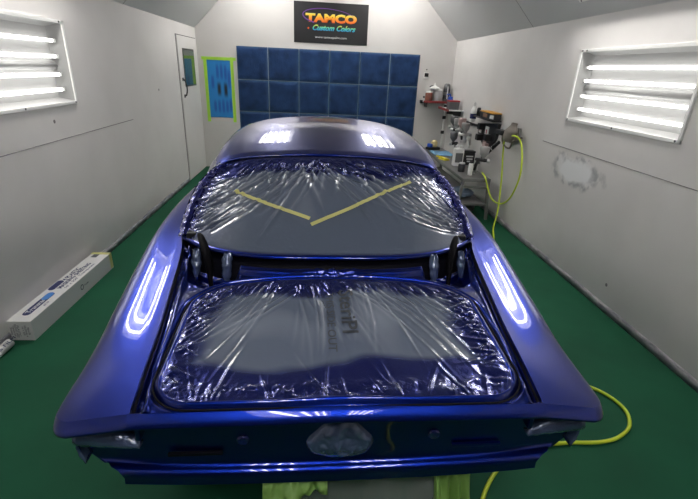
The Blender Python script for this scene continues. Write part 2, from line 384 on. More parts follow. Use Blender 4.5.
# quarter panels / flanks
stations = sorted(set(list(np.linspace(1.0, 1.2, 12))+list(np.linspace(1.2, 5.6, 110))+[yc+s*.37 for yc in WY for s in (-1, 1)]))
prof = [(0, 0), (.06, -.0025), (.2, -.0088), (.35, -.0156), (.5, -.0225), (.64, -.029), (.76, -.035), (.86, -.043), (.925, -.053), (.965, -.065), (.99, -.084), (1.0, -.11), (1.0, -.15), (.995, -.22)]
PROF2 = [(f, float(np.interp(f, [p[0] for p in prof[:12]], [p[1] for p in prof[:12]]))) for f in np.linspace(0, .94, 30)]+prof[-5:]
def flank(sg):
    P = []
    for y in stations:
        zi, ui, uo = float(zin(y)), float(uin(y)), float(uout(y)); w = float(smooth(1.5, 1.0, y)); k = 1-.80*w
        row = []
        for f, dz in PROF2:
            wc = float(smooth(1.02, 1.58, y))*float(smooth(4.2, 3.4, y)); dz = dz*(1-wc)+float(np.interp(f, [0, .08, .16, .25, .35, .5, .6, .7, .8, .88, .94, .98, 1.0], [0, -.0045, -.0075, -.0092, -.0100, -.0110, -.0120, -.0142, -.0200, -.029, -.045, -.072, -.11]))*wc if dz > -.14 else dz
            ln = -(.046-.018*w)*f; z = zi+ln+(dz-ln)*k; row.append([sg*(ui+(uo-ui)*f), y+w*float(.05*smooth(.903, .885, z)+.045*smooth(.86, .70, z)), z])
        z0 = row[-1][2]; zb = zbot(y)
        for t in np.linspace(0, 1, 12)[1:]:
            z = z0+(zb-z0)*t; tuck = .02*t+.09*smooth(.70, .50, z)*w+.05*smooth(.5, .34, z)*(1-w)
            row.append([sg*(uo-.002-tuck+.004*sin(t*9)), y+w*float(.05*smooth(.903, .885, z)+.045*smooth(.86, .70, z)+.006), z])
        P.append(row)
    return np.array(P)
for sg in (-1, 1):
    P = flank(sg)
    # rolled rear end of the quarter panel
    e = P[0].copy(); pre = []
    for a in (1, .66, .33):
        r = e.copy(); n = 26
        d = .014*a
        for j in range(len(r)): r[j, 1] = e[j, 1]-.012*(1-(1-a)**2)**.5*0+ .0
        pre.append(r)
    P = np.concatenate([P]); cg('quarter_panel', P, PAINT, flip=(sg < 0), solid=0)
    # underside return of the tail overhang
    top = e.copy(); R = []
    for t, dy, dz in [(0, 0, 0), (.1, -.010, -.007), (.2, -.020, -.017), (.3, -.028, -.027), (.5, -.030, -.033), (1, -.018, -.038), (1.3, .015, -.042), (2, .06, -.045)]:
        r = top[:33].copy(); r[:, 1] += dy; r[:, 2] += dz; r[:, 0] -= sg*.012*max(0, t-.3)*np.linspace(0, 1, 33); R.append(r)
    cg('tail_edge', np.array(R), PAINT, flip=(sg > 0))

# ---- deck between the fenders, glass base curve and trunk opening
def yb(u): return 1.865+.25*(np.abs(u)/.76)**3.6
def deckbase(y): return sip(y, [1.0, 1.1, 1.3, 1.5, 1.8, 2.2], [.925, .937, .955, .970, .985, 1.0])
def tsdf(u, y):
    yy = y+.11*(np.abs(u)/.58)**2.6*smooth(1.25, 1.65, y)
    r = np.where(yy > 1.39, .12, .10); qx = np.abs(u)-.568+r; qy = np.abs(yy-1.388)-.350+r
    return np.hypot(np.maximum(qx, 0), np.maximum(qy, 0))+np.minimum(np.maximum(qx, qy), 0)-r
S, T = np.meshgrid(np.linspace(-1, 1, 321), np.linspace(0, 1, 231))
YE = yb(.76*S); Yg = 1.0+(YE-.004-1.0)*T
U = S*uin(Yg); YE = yb(U); Yg = 1.0+(YE-.004-1.0)*T; U = S*uin(Yg)
d = tsdf(U, Yg); Z = deckbase(Yg)+.012*np.exp(-(U/.17)**2)*np.exp(-((Yg-1.0)/.05)**2)
Z += .010*np.exp(-((d-.010)/.007)**2)-.014*np.exp(-((d-.030)/.008)**2)+.004*np.exp(-((d-.046)/.008)**2)-.012*smooth(-.004, -.02, d)
edge = uin(Yg)-np.abs(U)
Z += (zin(Yg)-deckbase(Yg))*smooth(.06, 0, edge)*.7 - .034*smooth(.034, .026, edge)*smooth(-.001, .004, edge)*smooth(1.0, 1.03, Yg)
Z += .016*np.exp(-((edge-.045)/.008)**2)*.5
g = YE-Yg                                                  # distance in front of the glass base
front = smooth(.012, .03, d-.02)
Z += smooth(.004, .02, d-.02)*(-.055*smooth(.034, .026, g)+.026*smooth(.028, .040, g)*smooth(.080, .066, g)+.006*np.exp(-((g-.044)/.004)**2))
pocket = smooth(.43, .47, np.abs(U))*smooth(.70, .66, np.abs(U))*smooth(.26, .22, g)*smooth(.045, .075, d)
Z -= pocket*.11
tri = smooth(.03, .05, edge)*smooth(.05, .07, d)*smooth(1.55, 1.70, Yg)*(1-pocket)
Z -= tri*.02
cr = nz(U, Yg, 16, 5, True, 3)
Z += (cr-.5)*.016*np.exp(-(U/.13)**4)*smooth(.12, .10, g)*smooth(.02, .035, g)
Z += (cr-.5)*.006*smooth(.40, .55, np.abs(U))*(smooth(.06, .09, d)*smooth(1.6, 1.75, Yg)) + (cr-.5)*.004*smooth(.50, .58, np.abs(U))*smooth(1.22, 1.05, Yg)*smooth(.05, .07, d)
cg('deck_panel', np.stack([U, Yg, Z], -1), PAINT)
# rear lip of the deck down to the tail panel
R = []
us = np.linspace(-.63, .63, 121)
zl = deckbase(1.0)+.012*np.exp(-(us/.17)**2)
for dy, dz in [(0, 0), (-.010, -.007), (-.020, -.017), (-.028, -.027), (-.030, -.033), (-.022, -.037), (.015, -.042), (.07, -.048)]:
    R.append(np.stack([us, 1.0+dy-.006*np.exp(-(us/.17)**2)*(1 if dz < 0 else 0), zl+dz], -1))
cg('deck_lip', np.array(R), PAINT, flip=True)
# tail panel: concave, chamfered lower corners, bottom shelf
R = []
for z, y, um in [(.875, 1.062, .80), (.84, 1.085, .83), (.80, 1.098, .845), (.74, 1.106, .855), (.68, 1.110, .862), (.64, 1.112, .85), (.62, 1.114, .83), (.59, 1.114, .805), (.580, 1.112, .79), (.576, 1.098, .775), (.572, 1.086, .748), (.560, 1.080, .735), (.545, 1.082, .73), (.52, 1.08, .73)]:
    uu = np.linspace(-um, um, 81); bul = .012*np.exp(-(uu/.2)**2)
    R.append(np.stack([uu, y+.02*(np.abs(uu)/.85)**4-bul*0, z+.0*uu+.012*(np.abs(uu)/.75)**2*(z < .59)], -1))
cg('tail_panel', np.array(R), PAINT, flip=True)
for sg in (-1, 1):                                         # bump-outs and slots in the tail panel
    mb = MB()
    for u, z in [(sg*.33, .70), (sg*.20, .78)]: mb = MB().lathe([(.022, 0), (.02, .006), (.012, .009), (0, .010)], (u, 1.106-CY, z), (0, -1, 0), 16); mb.build('tail_plug', FILMB, car, smooth=True)
    mb = MB().box((min(sg*.40, sg*.58), 1.098-CY, .640), (max(sg*.40, sg*.58), 1.11-CY, .655), bev=.003); mb.build('tail_slot', CAVITY if sg < 0 else PAINT, car)
    # lamp pocket: scooped, film wrapped
    P = []
    for i, a in enumerate(np.linspace(0, 1, 14)):          # from outer (a=0) to inner (a=1)
        u = sg*(.825-.185*a); row = []
        h = .105*(1-.72*a**1.3); zc = .795-.045*a
        for b in np.linspace(0, 1, 9):
            ang = b*pi; dep = .05*sin(ang)**.7*(1-.25*a)
            row.append([u+.004*mn.noise(Vector((a*6, b*5, sg))), 1.085-dep+.006*mn.noise(Vector((a*9, b*8, 3+sg))), zc-h*(b-.5)-.012*sin(ang)])
        P.append(row)
    cg('lamp_pocket_film', P, FILMG, flip=(sg > 0), solid=.003)
    mb = MB(); mb.box((sg*.64-.008, 1.05-CY, .765), (sg*.64+.008, 1.10-CY, .87), bev=.004); mb.build('lamp_pocket_edge', PAINT, car)
    mb = MB(); mb.tube([(sg*.79, 1.045-CY, .86), (sg*.792, 1.04-CY, .835), (sg*.80, 1.05-CY, .81)], .011, 8); mb.build('lamp_bolt', CHROME, car, smooth=True)
    P = [[[sg*(.825+.02*sin(b*3)+.008*mn.noise(Vector((a*8, b*8, 1)))), 1.075+.05*a, .80-.15*b] for b in np.linspace(0, 1, 10)] for a in np.linspace(0, 1, 5)]
    cg('corner_film', P, FILMG, flip=(sg > 0), solid=.003)
# fuel filler cover: crumpled film dome, triangular
P = []
for i in range(17):
    r = i/16; row = []
    for j in range(48):
        a = 2*pi*j/48; R0 = .112*(1+.13*cos(3*(a-pi/2))*1)
        x = R0*r*cos(a); z = .70+.085/.112*R0*r*sin(a)-.005
        cr_ = mn.noise(Vector((x*22, z*22, 2)))*.012+abs(mn.noise(Vector((x*40, z*40, 9))))*.012
        row.append([x, 1.108-.045*(1-r**2)**.6-cr_*(1-r**6), z])
    row.append(row[0]); P.append(row)
cg('fuel_filler_film', P, FILMG, flip=True)

# black trunk weatherstrip, and gap shade beside the fenders put in as black strips
def deck_z(u, y):
    i = min(max((y-1.0)/(float(yb(u))-.004-1.0), 0), 1)*230; j = (min(max(u/float(uin(y)), -1), 1)+1)/2*320
    return Z[int(round(i)), int(round(j))]
Zraw = Z
ang = np.linspace(0, 2*pi, 361); ring = []
for a in ang[:-1]:
    lo_, hi_ = 0.0, 1.2
    for _ in range(40):
        m_ = (lo_+hi_)/2
        if float(tsdf(np.array(m_*cos(a)), np.array(1.388+m_*sin(a)))) < .029: lo_ = m_
        else: hi_ = m_
    u_, y_ = lo_*cos(a), 1.388+lo_*sin(a); ring.append((u_, y_-CY, float(deckbase(y_))-.003))
MB().tube(ring+[ring[0]], .0036, 8).build('trunk_weatherstrip', CAVITY, car, smooth=True)
for sg in (-1, 1):
    yy = np.linspace(1.012, 2.12, 80)
    R = [[[sg*(float(uin(y))-o), y, float(zin(y))-dz] for y in yy] for o, dz in [(-.001, .0), (.001, .010), (.004, .018), (.009, .018)]]
    cg('fender_gap_shade', R, CAVITY, flip=(sg > 0))

# ---- masking film in the trunk opening
nu, ny = 460, 310
Uf, Yf = np.meshgrid(np.linspace(-.60, .60, nu), np.linspace(.99, 1.79, ny))
df = tsdf(Uf, Yf)
def mkfolds(n, region):
    out = []
    for _ in range(n):
        out.append(region())
    return out
R_ = random.Random(5)
sp = []
for _ in range(34):                                        # fan from the front left corner down and in
    sp.append((-.36+R_.gauss(0, .10), 1.70+R_.gauss(0, .03), radians(R_.uniform(215, 250)), R_.uniform(.3, .62), R_.uniform(.0025, .007), R_.uniform(.004, .011)))
for _ in range(30):                                        # right: sweeping from the middle to the rear right
    sp.append((R_.uniform(.0, .45), 1.72+R_.gauss(0, .04), radians(R_.uniform(285, 318)), R_.uniform(.35, .7), R_.uniform(.004, .010), R_.uniform(.004, .011)))
for _ in range(22):
    sp.append((R_.uniform(-.2, .15), 1.72, radians(R_.uniform(262, 292)), R_.uniform(.4, .65), R_.uniform(.004, .007), R_.uniform(.003, .009)))
for _ in range(24):                                        # from the rear edge up
    x = R_.uniform(-.5, .55); sp.append((x, 1.03, radians(90+R_.uniform(-30, 30)-x*20), R_.uniform(.08, .32), R_.uniform(.004, .008), R_.uniform(.003, .010)))
for _ in range(26):
    y = R_.uniform(1.08, 1.62); sp.append((.56, y, radians(180+R_.uniform(-45, 45)), R_.uniform(.06, .2), R_.uniform(.005, .009), R_.uniform(.004, .011)))
for _ in range(20):
    y = R_.uniform(1.08, 1.62); sp.append((-.56, y, radians(R_.uniform(-50, 50)), R_.uniform(.06, .2), R_.uniform(.005, .009), R_.uniform(.004, .011)))
Hf = folds(Uf, Yf, sp)
ed = smooth(-.13, -.02, df)
cr = nz(Uf, Yf, 9, 1, True, 4); lo = nz(Uf, Yf, 2.5, 4, False, 2)
Hf = Hf*.6+(cr-.55)*.010*ed+lo*.010
Hf *= smooth(.004, -.03, df)*.85+.15
Zf = deckbase(Yf)+.004+Hf-.010*smooth(-.01, -.10, df)+.012*smooth(-.03, .005, df)*0
ctrs = np.clip(df, -.5, .5)
def film_z(u, y):
    i = np.clip((y-.99)/.80*(ny-1), 0, ny-1.001); j = np.clip((u+.60)/1.20*(nu-1), 0, nu-1.001)
    a, b = int(i), int(j); fa, fb = i-a, j-b
    return (Zf[a, b]*(1-fa)+Zf[a+1, b]*fa)*(1-fb)+(Zf[a, b+1]*(1-fa)+Zf[a+1, b+1]*fa)*fb
keep = df < .010
idx = -np.ones(keep.shape, int); idx[keep] = np.arange(keep.sum())
V = np.stack([Uf, Yf-CY, Zf], -1)[keep]
F = []
for i in range(ny-1):
    for j in range(nu-1):
        if keep[i, j] and keep[i+1, j] and keep[i, j+1] and keep[i+1, j+1]: F.append((idx[i, j], idx[i, j+1], idx[i+1, j+1], idx[i+1, j]))
tf = meshobj('trunk_masking_film', V.tolist(), F, FILM, car, label='plastic film, hazy grey in the middle and blue overspray around its edges')
n1 = nz(Uf, Yf, 3.2, 8, False, 3)
ov = smooth(1.0, -.0, (Yf-1.16-.10*n1)/.06)                # rear band
ov = np.maximum(ov, smooth(0, 1, (Yf-1.60+.08*n1)/.05)); ov = np.maximum(ov, smooth(0, 1, (np.abs(Uf+.00)-.40-.10*n1+.14*(Yf-1.4))/.10))
streak = np.clip(Hf/.006, 0, 1)
ov = ov*(1-.25*streak)
setattr_float(tf, 'overspray', ov[keep]); setattr_float(tf, 'bunch', (.75*np.clip((Hf-.0015)/.006, 0, 1)*(1-.9*ov))[keep]); setattr_float(tf, 'crinkle', (.04+.3*smooth(-.09, -.02, df)*smooth(.35, .6, nz(Uf, Yf, 5, 77)+.5))[keep])
# printing on the film, following its wrinkles
def onfilm(p): return (p.x, p.y-CY, film_z(p.x, p.y)+.0045+p.z)
TI = mat('film_print_ink', (.03, .034, .045, 1), .5)
textmesh('film_print', 'SteriPl', .085, frame((.045, 1.50, 0), (0, -1, 0), (1, 0, 0)), TI, tf, .0003, fit=.30, xform=onfilm, sub=2, bold=.001)
textmesh('film_print', 'THIS SIDE OUT', .045, frame((-.025, 1.44, 0), (0, -1, 0), (1, 0, 0)), TI, tf, .0003, fit=.38, xform=onfilm, sub=2)

# ---- rear glass film
def Tc(s): return np.stack([.60*s, 2.50-.05*np.abs(s)**4, 1.392-.035*s**2-.012*s**6], -1)
def Bc(s): return np.stack([.765*s, yb(.765*s), 1.045+0*s], -1)
def glass(s, t, off=0.):
    A = Bc(s); B = Tc(s); t_ = t[..., None]
    P = A*(1-t_)+B*t_; b = np.sin(pi*t); s6 = np.abs(s)**5
    P[..., 0] += np.sign(s)*.045*b*s6; P[..., 1] += .09*b*s6; P[..., 2] += .028*b*(1-.3*s6)
    P[..., 1] += -.40*off; P[..., 2] += .90*off
    return P
Sg, Tg = np.meshgrid(np.linspace(-1, 1, 460), np.linspace(0, 1, 260))
X, Y = .68*Sg, .68*Tg; sp = []
for _ in range(38): sp.append((-.64+R_.gauss(0, .05), .04+abs(R_.gauss(0, .14)), radians(R_.uniform(28, 68)), R_.uniform(.3, .75), R_.uniform(.0025, .007), R_.uniform(.005, .013)))
for _ in range(38): sp.append((.64+R_.gauss(0, .04), .05+abs(R_.gauss(0, .08)), radians(R_.uniform(100, 145)), R_.uniform(.25, .72), R_.uniform(.0025, .007), R_.uniform(.005, .013)))
for _ in range(36):
    x = R_.uniform(-.5, .0); sp.append((x, .62, radians(R_.uniform(225, 262)), R_.uniform(.15, .5), R_.uniform(.004, .009), R_.uniform(.004, .012)))
for _ in range(26):
    x = R_.uniform(-.25, .5); sp.append((x, .62, radians(R_.uniform(285, 325)), R_.uniform(.15, .5), R_.uniform(.005, .011), R_.uniform(.004, .011)))
for _ in range(26):
    y = R_.uniform(.05, .6); sp.append((R_.choice((-.67, .67)), y, radians(R_.uniform(0, 360)), R_.uniform(.05, .16), R_.uniform(.005, .009), R_.uniform(.004, .010)))
for _ in range(34): sp.append((R_.uniform(-.12, .2), R_.uniform(.56, .66), radians(R_.uniform(296, 336)), R_.uniform(.3, .62), R_.uniform(.003, .008), R_.uniform(.007, .015)))
for _ in range(34): sp.append((R_.uniform(-.45, -.05), R_.uniform(.56, .66), radians(R_.uniform(212, 252)), R_.uniform(.25, .6), R_.uniform(.003, .008), R_.uniform(.007, .015)))
for _ in range(22): sp.append((R_.uniform(-.4, .5), R_.uniform(.50, .64), radians(R_.uniform(250, 300)), R_.uniform(.08, .2), R_.uniform(.004, .010), R_.uniform(.007, .014)))
Hg = folds(X, Y, sp)
eg = np.maximum(smooth(.82, .97, np.abs(Sg)), smooth(.80, .95, Tg)*.7)
cr = nz(X, Y, 11, 3, True, 4); lo = nz(X, Y, 2.3, 14, False, 2)
Hg = Hg*.75+(cr-.5)*.012*eg+lo*.016*(1-eg)
Hg *= smooth(0, .06, Tg)*smooth(1, .95, Tg)*.9+.1
Pg = glass(Sg, Tg, Hg)
gf = cg('rear_window_masking_film', Pg, FILM); gf['label'] = 'wrinkled plastic film, grey in the middle with blue overspray along the top and sides'
n1 = nz(X, Y, 4, 21, False, 3)
og = np.maximum(smooth(.70, .80, Tg+.14*n1+.06*np.sin(Sg*5)), smooth(.84, .96, np.abs(Sg)+.06*n1)); og = np.maximum(og, .6*smooth(.03, .0, Tg))
og = np.maximum(og, .25*smooth(.6, .9, np.abs(Sg)+.2*n1))
og *= 1-.3*np.clip(Hg/.012, 0, 1)
setattr_float(gf, 'overspray', og); setattr_float(gf, 'bunch', .75*np.clip((Hg-.002)/.007, 0, 1)*(1-.85*og)); setattr_float(gf, 'crinkle', .05+.35*eg*smooth(.35, .6, nz(X, Y, 5, 78)+.5))
def gpt(s, t, o): return glass(np.array(s, float), np.array(t, float), np.array(o, float))
def tape(s0, t0, s1, t1, w, name='tape_strip'):
    P = []
    for a in np.linspace(0, 1, 60):
        s = s0+(s1-s0)*a; t = t0+(t1-t0)*a; dd = np.array([s1-s0, t1-t0]); nrm = np.array([-dd[1], dd[0]])/np.hypot(*dd); row = []
        for b in (-1, 0, 1):
            ss = s+nrm[0]*w*b; tt = t+nrm[1]*w*b
            i = int(np.clip(tt*259, 0, 259)); j = int(np.clip((ss+1)/2*459, 0, 459)); row.append(gpt(ss, tt, Hg[max(0,i-1):i+2, max(0,j-1):j+2].max()+.004))
        P.append(row)
    cg(name, P, YTAPE, parent=gf)
TAPES = [(-.73, .52, -.155, .285, .014), (-.145, .235, .68, .69, .014)]
for a in TAPES: tape(*a)
# glass surround: black strip as gap shade under the roof edge, blue flange, ledge under the glass base
def surround(s_or_t, side, offs):
    pass
ss = np.linspace(-1, 1, 121)
top = Tc(ss)
R = []
for dy, dz in [(-.004, -.012), (.010, -.004), (.022, .000)]: r = top.copy(); r[:, 1] += dy; r[:, 2] += dz; R.append(r)
cg('roof_gap_shade', R, CAVITY)
bot = Bc(ss)
R = []
for dy, dz in [(.03, .004), (.006, .003), (-.004, .001), (-.012, -.006), (-.014, -.014), (-.006, -.020), (.004, -.024), (.012, -.028)]:
    r = bot.copy(); r[:, 1] += dy; r[:, 2] += dz; R.append(r)
cg('rear_window_ledge', R, PAINT, flip=True)
R = []
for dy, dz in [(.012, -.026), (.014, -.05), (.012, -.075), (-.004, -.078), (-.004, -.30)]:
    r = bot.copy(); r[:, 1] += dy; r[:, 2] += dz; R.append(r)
cg('ledge_gap_shade', R, CAVITY, flip=True)  # black strip added for the shade in the gap below the ledge

# ---- roof
def roof_w(v): return sip(v, [0, .2, .5, .8, 1], [.645, .665, .665, .64, .59])
def roof(s, v):
    yr = 2.515-.055*np.abs(s)**4; yf = 3.66-.20*s**2
    u = s*roof_w(v); y = yr+(yf-yr)*v
    z = 1.405+.105*(1-(1-v)**1.7)-.024*smooth(.9, 1.0, v)-(.040+.012*v)*s**2-.045*np.abs(s)**14+.006*smooth(0, .05, v)
    return np.stack([u, y, z], -1)
Sr, Vr = np.meshgrid(np.sin(np.linspace(-pi/2, pi/2, 121)), np.linspace(0, 1, 81))
RP = roof(Sr, Vr)
lipr = [RP[0]+np.array([0, .012, -.016]), RP[0]+np.array([0, -.004, -.010])]
cg('roof', np.concatenate([np.array(lipr), RP]), PAINT)
# side of the greenhouse
def side(sg, a, t, off=0.):
    tt = t
    G = glass(np.array(sg*1.0), np.array(tt)) + np.array([sg*.022, .012, .006])
    e = roof(np.array(sg*1.0), np.array(a)); Fp = np.array([sg*(.775*(1-t)+.60*t), 4.30-.86*t-.10*t*(1-t), 1.02+.405*t])
    Ue = roof(np.array(sg*1.0), np.array(a*1.0)); L = np.array([sg*(float(uin(2.2+a*2.1))+.005), 2.17+a*2.13, float(zin(2.2+a*2.1))-.004])
    P = G*(1-a)+Fp*a
    top0 = glass(np.array(sg*1.0), np.array(1.0))+np.array([sg*.022, .012, .006]); topF = np.array([sg*.60, 3.44, 1.425])
    P += ((Ue-(top0*(1-a)+topF*a))*t+(L-((glass(np.array(sg*1.0), np.array(0.0))+np.array([sg*.022, .012, .006]))*(1-a)+np.array([sg*.775, 4.30, 1.02])*a))*(1-t))*smooth(0, .45, a)
    P[0] += sg*(.012*sin(pi*t)*float(smooth(0, .5, a))+off); return P
def sidepatch(name, sg, a0, a1, t0, t1, m, off=0., n=24, k=16, **kw):
    P = [[side(sg, a, t, off) for t in np.linspace(t0, t1, k)] for a in np.linspace(a0, a1, n)]
    return cg(name, P, m, flip=(sg > 0), **kw)
for sg in (-1, 1):
    sidepatch('roof_pillar', sg, 0, .30, 0, 1, PAINT)
    sidepatch('side_window_film', sg, .30, .93, .06, .93, FILMG, -.012)
    sidepatch('window_rail', sg, .30, .93, .93, 1, PAINT, 0, 24, 3); sidepatch('window_sill', sg, .30, .93, 0, .06, PAINT, 0, 24, 3)
    sidepatch('windscreen_pillar', sg, .93, 1, 0, 1, PAINT, 0, 5, 16)
    # flange between film edge and pillar, with a black seal line
    ts = np.linspace(0, 1, 60); R = []
    for o, dz, dy in [(-.012, -.012, 0), (.0, -.002, .0), (.010, .004, .004), (.022, .006, .012)]:
        r = np.array([glass(np.array(sg*1.0), np.array(t)) for t in ts]); r[:, 0] += sg*o; r[:, 1] += dy; r[:, 2] += dz; R.append(r)
    cg('window_flange', R, PAINT, flip=(sg < 0))
    q = [glass(np.array(sg*1.0), np.array(t))+np.array([sg*.016, .004-CY, .008]) for t in np.linspace(0.03, 1, 40)]
    MB().tube(q, .003, 6).build('window_seal', CAVITY, car, smooth=True)
    # crumpled film bunched along the glass side
    P = []
    for i, t in enumerate(np.linspace(0, .97, 70)):
        c = glass(np.array(sg*.985), np.array(t)); row = []
        for j in range(10):
            a = pi*j/9; rr = .022+.012*mn.noise(Vector((t*22, j*.8, sg*4)))
            row.append([c[0]+sg*(-cos(a)*rr*1.2), c[1]-sin(a)*rr*.7, c[2]+sin(a)*rr*.9-.004])
        P.append(row)
    cg('bunched_film', P, FILMB, flip=(sg > 0))
    # trunk hinge: black arm on a bracket, film bags either side
    x = sg
    arm = curve_pts([(x*.675, 2.10-CY, 1.065), (x*.645, 2.03-CY, 1.06), (x*.61, 1.95-CY, 1.03), (x*.585, 1.89-CY, .98), (x*.575, 1.85-CY, .93), (x*.57, 1.83-CY, .87)], 40)
    n = len(arm); MB().tube(arm, [.011+.009*sin(pi*min(1, i/n*1.25)) for i in range(n)], 12).build('hinge_arm', mat('hinge_black_film', (.002, .002, .004, 1), .7, spec=.1), car, smooth=True)
    MB().box((x*.70-.03, 2.07-CY, 1.045), (x*.70+.02, 2.12-CY, 1.075), bev=.006).build('hinge_bracket', BLACK, car)
    for (u, w_) in [(.65, .022), (.50, .026)]:
        P = []
        for i in range(16):
            t = i/15; row = []
            for j in range(13):
                a = 2*pi*j/12; rr = w_*(1+.35*mn.noise(Vector((t*5, cos(a)*1.5, sin(a)*1.5+u*9))))*(sin(pi*min(.97, t+.03))**.3)
                row.append([x*u+rr*cos(a), (1.94 if u > .6 else 1.90)+rr*sin(a)-.05*t, 1.045-.12*t])
            P.append(row)
        cg('hinge_film_wrap', P, FILMG)
# ---- windscreen, cowl, hood, nose
W_, Tw = np.meshgrid(np.linspace(-1, 1, 41), np.linspace(0, 1, 20))
A = roof(W_, np.ones_like(W_)); A[..., 2] -= .008; B = np.stack([.775*W_, 4.42-.14*W_**2, 1.03+0*W_], -1)
P = A*(1-Tw[..., None])+B*Tw[..., None]; P[..., 1] += .04*np.sin(pi*Tw); P[..., 2] += .02*np.sin(pi*Tw)
cg('windscreen_film', P, FILMG)
Hs, Ht = np.meshgrid(np.linspace(-1, 1, 61), np.linspace(0, 1, 60))
yh = 4.40-.14*Hs**2*(1-Ht)+(5.62-4.40)*Ht-.05*Hs**2*Ht; uh = Hs*(uin(yh)-.003)
zh = zin(yh)-.006+.045*(1-Hs**2)*(1-.5*Ht)-.06*smooth(.93, 1, Ht)+.015*np.exp(-(Hs/.35)**4)
cg('hood', np.stack([uh, yh, zh], -1), PAINT)
R = []
for z, y in [(.93, 5.61), (.90, 5.66), (.84, 5.67), (.80, 5.62), (.66, 5.60), (.60, 5.64), (.52, 5.66), (.44, 5.63)]:
    uu = np.linspace(-.86, .86, 61); R.append(np.stack([uu, y-.06*(np.abs(uu)/.86)**3, z+0*uu], -1))
cg('nose_panel', R, PAINT)
mb = MB(); mb.box((-.55, 5.615-CY, .68), (.55, 5.635-CY, .79), bev=.01); mb.build('grille', BLACK, car)
for sg in (-1, 1):
    mb = MB().lathe([(.085, 0), (.085, .03), (.07, .045), (.03, .055), (0, .056)], (sg*.69, 5.58-CY, .735), (0, 1, 0), 24); mb.build('headlight', FILMG, car, smooth=True)
# door shut lines
for sg in (-1, 1):
    for yy in (3.05, 4.28):
        i = min(range(len(stations)), key=lambda k: abs(stations[k]-yy)); row = flank(sg)[i]
        MB().tube([(p_[0]+sg*.0005, p_[1]-CY, p_[2]) for p_ in row[2:-1]], .003, 6).build('door_gap', CAVITY, car, smooth=True)
# underbody and wheels
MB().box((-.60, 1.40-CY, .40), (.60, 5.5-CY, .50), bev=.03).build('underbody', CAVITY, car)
for sg in (-1, 1):
    for yc in WY:
        x0 = sg*.77
        o = MB().lathe([(.20, -.10), (.27, -.105), (.315, -.095), (.335, -.07), (.34, 0), (.335, .07), (.315, .095), (.27, .105), (.20, .10)], (x0, yc-CY, .34), (1, 0, 0), 40).build('wheel', RUBBER, car, smooth=True)
        MB().lathe([(.205, -.09), (.205, .06), (.19, .075), (.17, .05), (.08, .03), (.06, .06), (.03, .07), (0, .07)] if sg > 0 else [(0, -.07), (.03, -.07), (.06, -.06), (.08, -.03), (.17, -.05), (.19, -.075), (.205, -.06), (.205, .09)], (x0, yc-CY, .34), (1, 0, 0), 32).build('rim', CHROME, o, smooth=True)
# masking hanging under the tail
def drape(name, x0, x1, z0, z1, y, m, seed, **k):
    P = []
    for a in np.linspace(0, 1, 40):
        row = []
        for b in np.linspace(0, 1, 16):
            q = .03*mn.noise(Vector((a*7, b*1.5, seed)))*b
            row.append([x0+(x1-x0)*a, y-.06*b+q*2, z0+(z1-z0)*b*(1+.35*mn.noise(Vector((a*3, 0, seed))))])
        P.append(row)
    return cg(name, P, m, label=k.get('label'))
drape('clear_masking_skirt', -.18, .50, .53, .36, 1.17, CLEAR, 2, label='clear plastic sheet hanging below the tail')
drape('green_masking_skirt', -.27, -.04, .53, .45, 1.12, GREENP, 5, label='green masking paper below the tail')
drape('green_masking_skirt', .36, .50, .53, .34, 1.13, GREENP, 9, label='green masking paper below the tail')

# ------------------------------------------------------------------ back wall: exhaust filter pads
FX0, FX1, FZT = -1.435, 1.885, 2.165; NC = 6; FW = (FX1-FX0)/NC
PAD = mat('blue_overspray_filter', (.02, .07, .26, 1), .85, spec=.15)
attr_color(PAD); noise_bump(PAD, 45, .5, .01, 5)
rows = ['top', 'middle', 'bottom']; cols = ['leftmost', 'second from left', 'third from left', 'third from right', 'second from right', 'rightmost']
WIRE = mat('blue_grey_wire', (.05, .12, .20, 1), .6)
def padmesh(seed):
    n = 34; a = np.linspace(0, 1, n); A, B = np.meshgrid(a, a)
    ed = np.minimum(np.minimum(A, 1-A), np.minimum(B, 1-B))
    H = .018*(1-np.exp(-ed/.06))+.012*nz(A, B, 2.5, seed, False, 3)*smooth(0, .1, ed)
    P = np.stack([A*(FW-.012)+.006, -.004-H, B*(FW-.012)+.006], -1)
    n1 = nz(A, B, 3, seed+30, False, 4)[..., None]
    c = np.array([.018, .045, .125])*(1+.9*n1)+np.array([.035, .06, .07])*smooth(.07, 0, ed)[..., None]*.8
    return P, np.clip(c, 0, 1).reshape(-1, 3)
for r in range(3):
    for c in range(NC):
        P, cl = padmesh(r*10+c)
        o = grid('filter_pad', P, PAD, None, flip=False, label=f'quilted blue wall filter pad, {rows[r]} row, {cols[c]}', cat='filter', group='blue filter pads on the back wall')
        o.location = (FX0+c*FW, YB-.006, FZT-(r+1)*FW); setattr_col(o, 'paint', cl)
        w_ = MB(); e_ = .004; k_ = FW-.003
        for a_, b_ in [((.003, -.006, .003), (k_, 0, .007)), ((.003, -.006, k_-e_), (k_, 0, k_)), ((.003, -.006, .003), (.007, 0, k_)), ((k_-e_, -.006, .003), (k_, 0, k_))]: w_.box(a_, b_)
        w_.build('pad_wire_edge', WIRE, o)
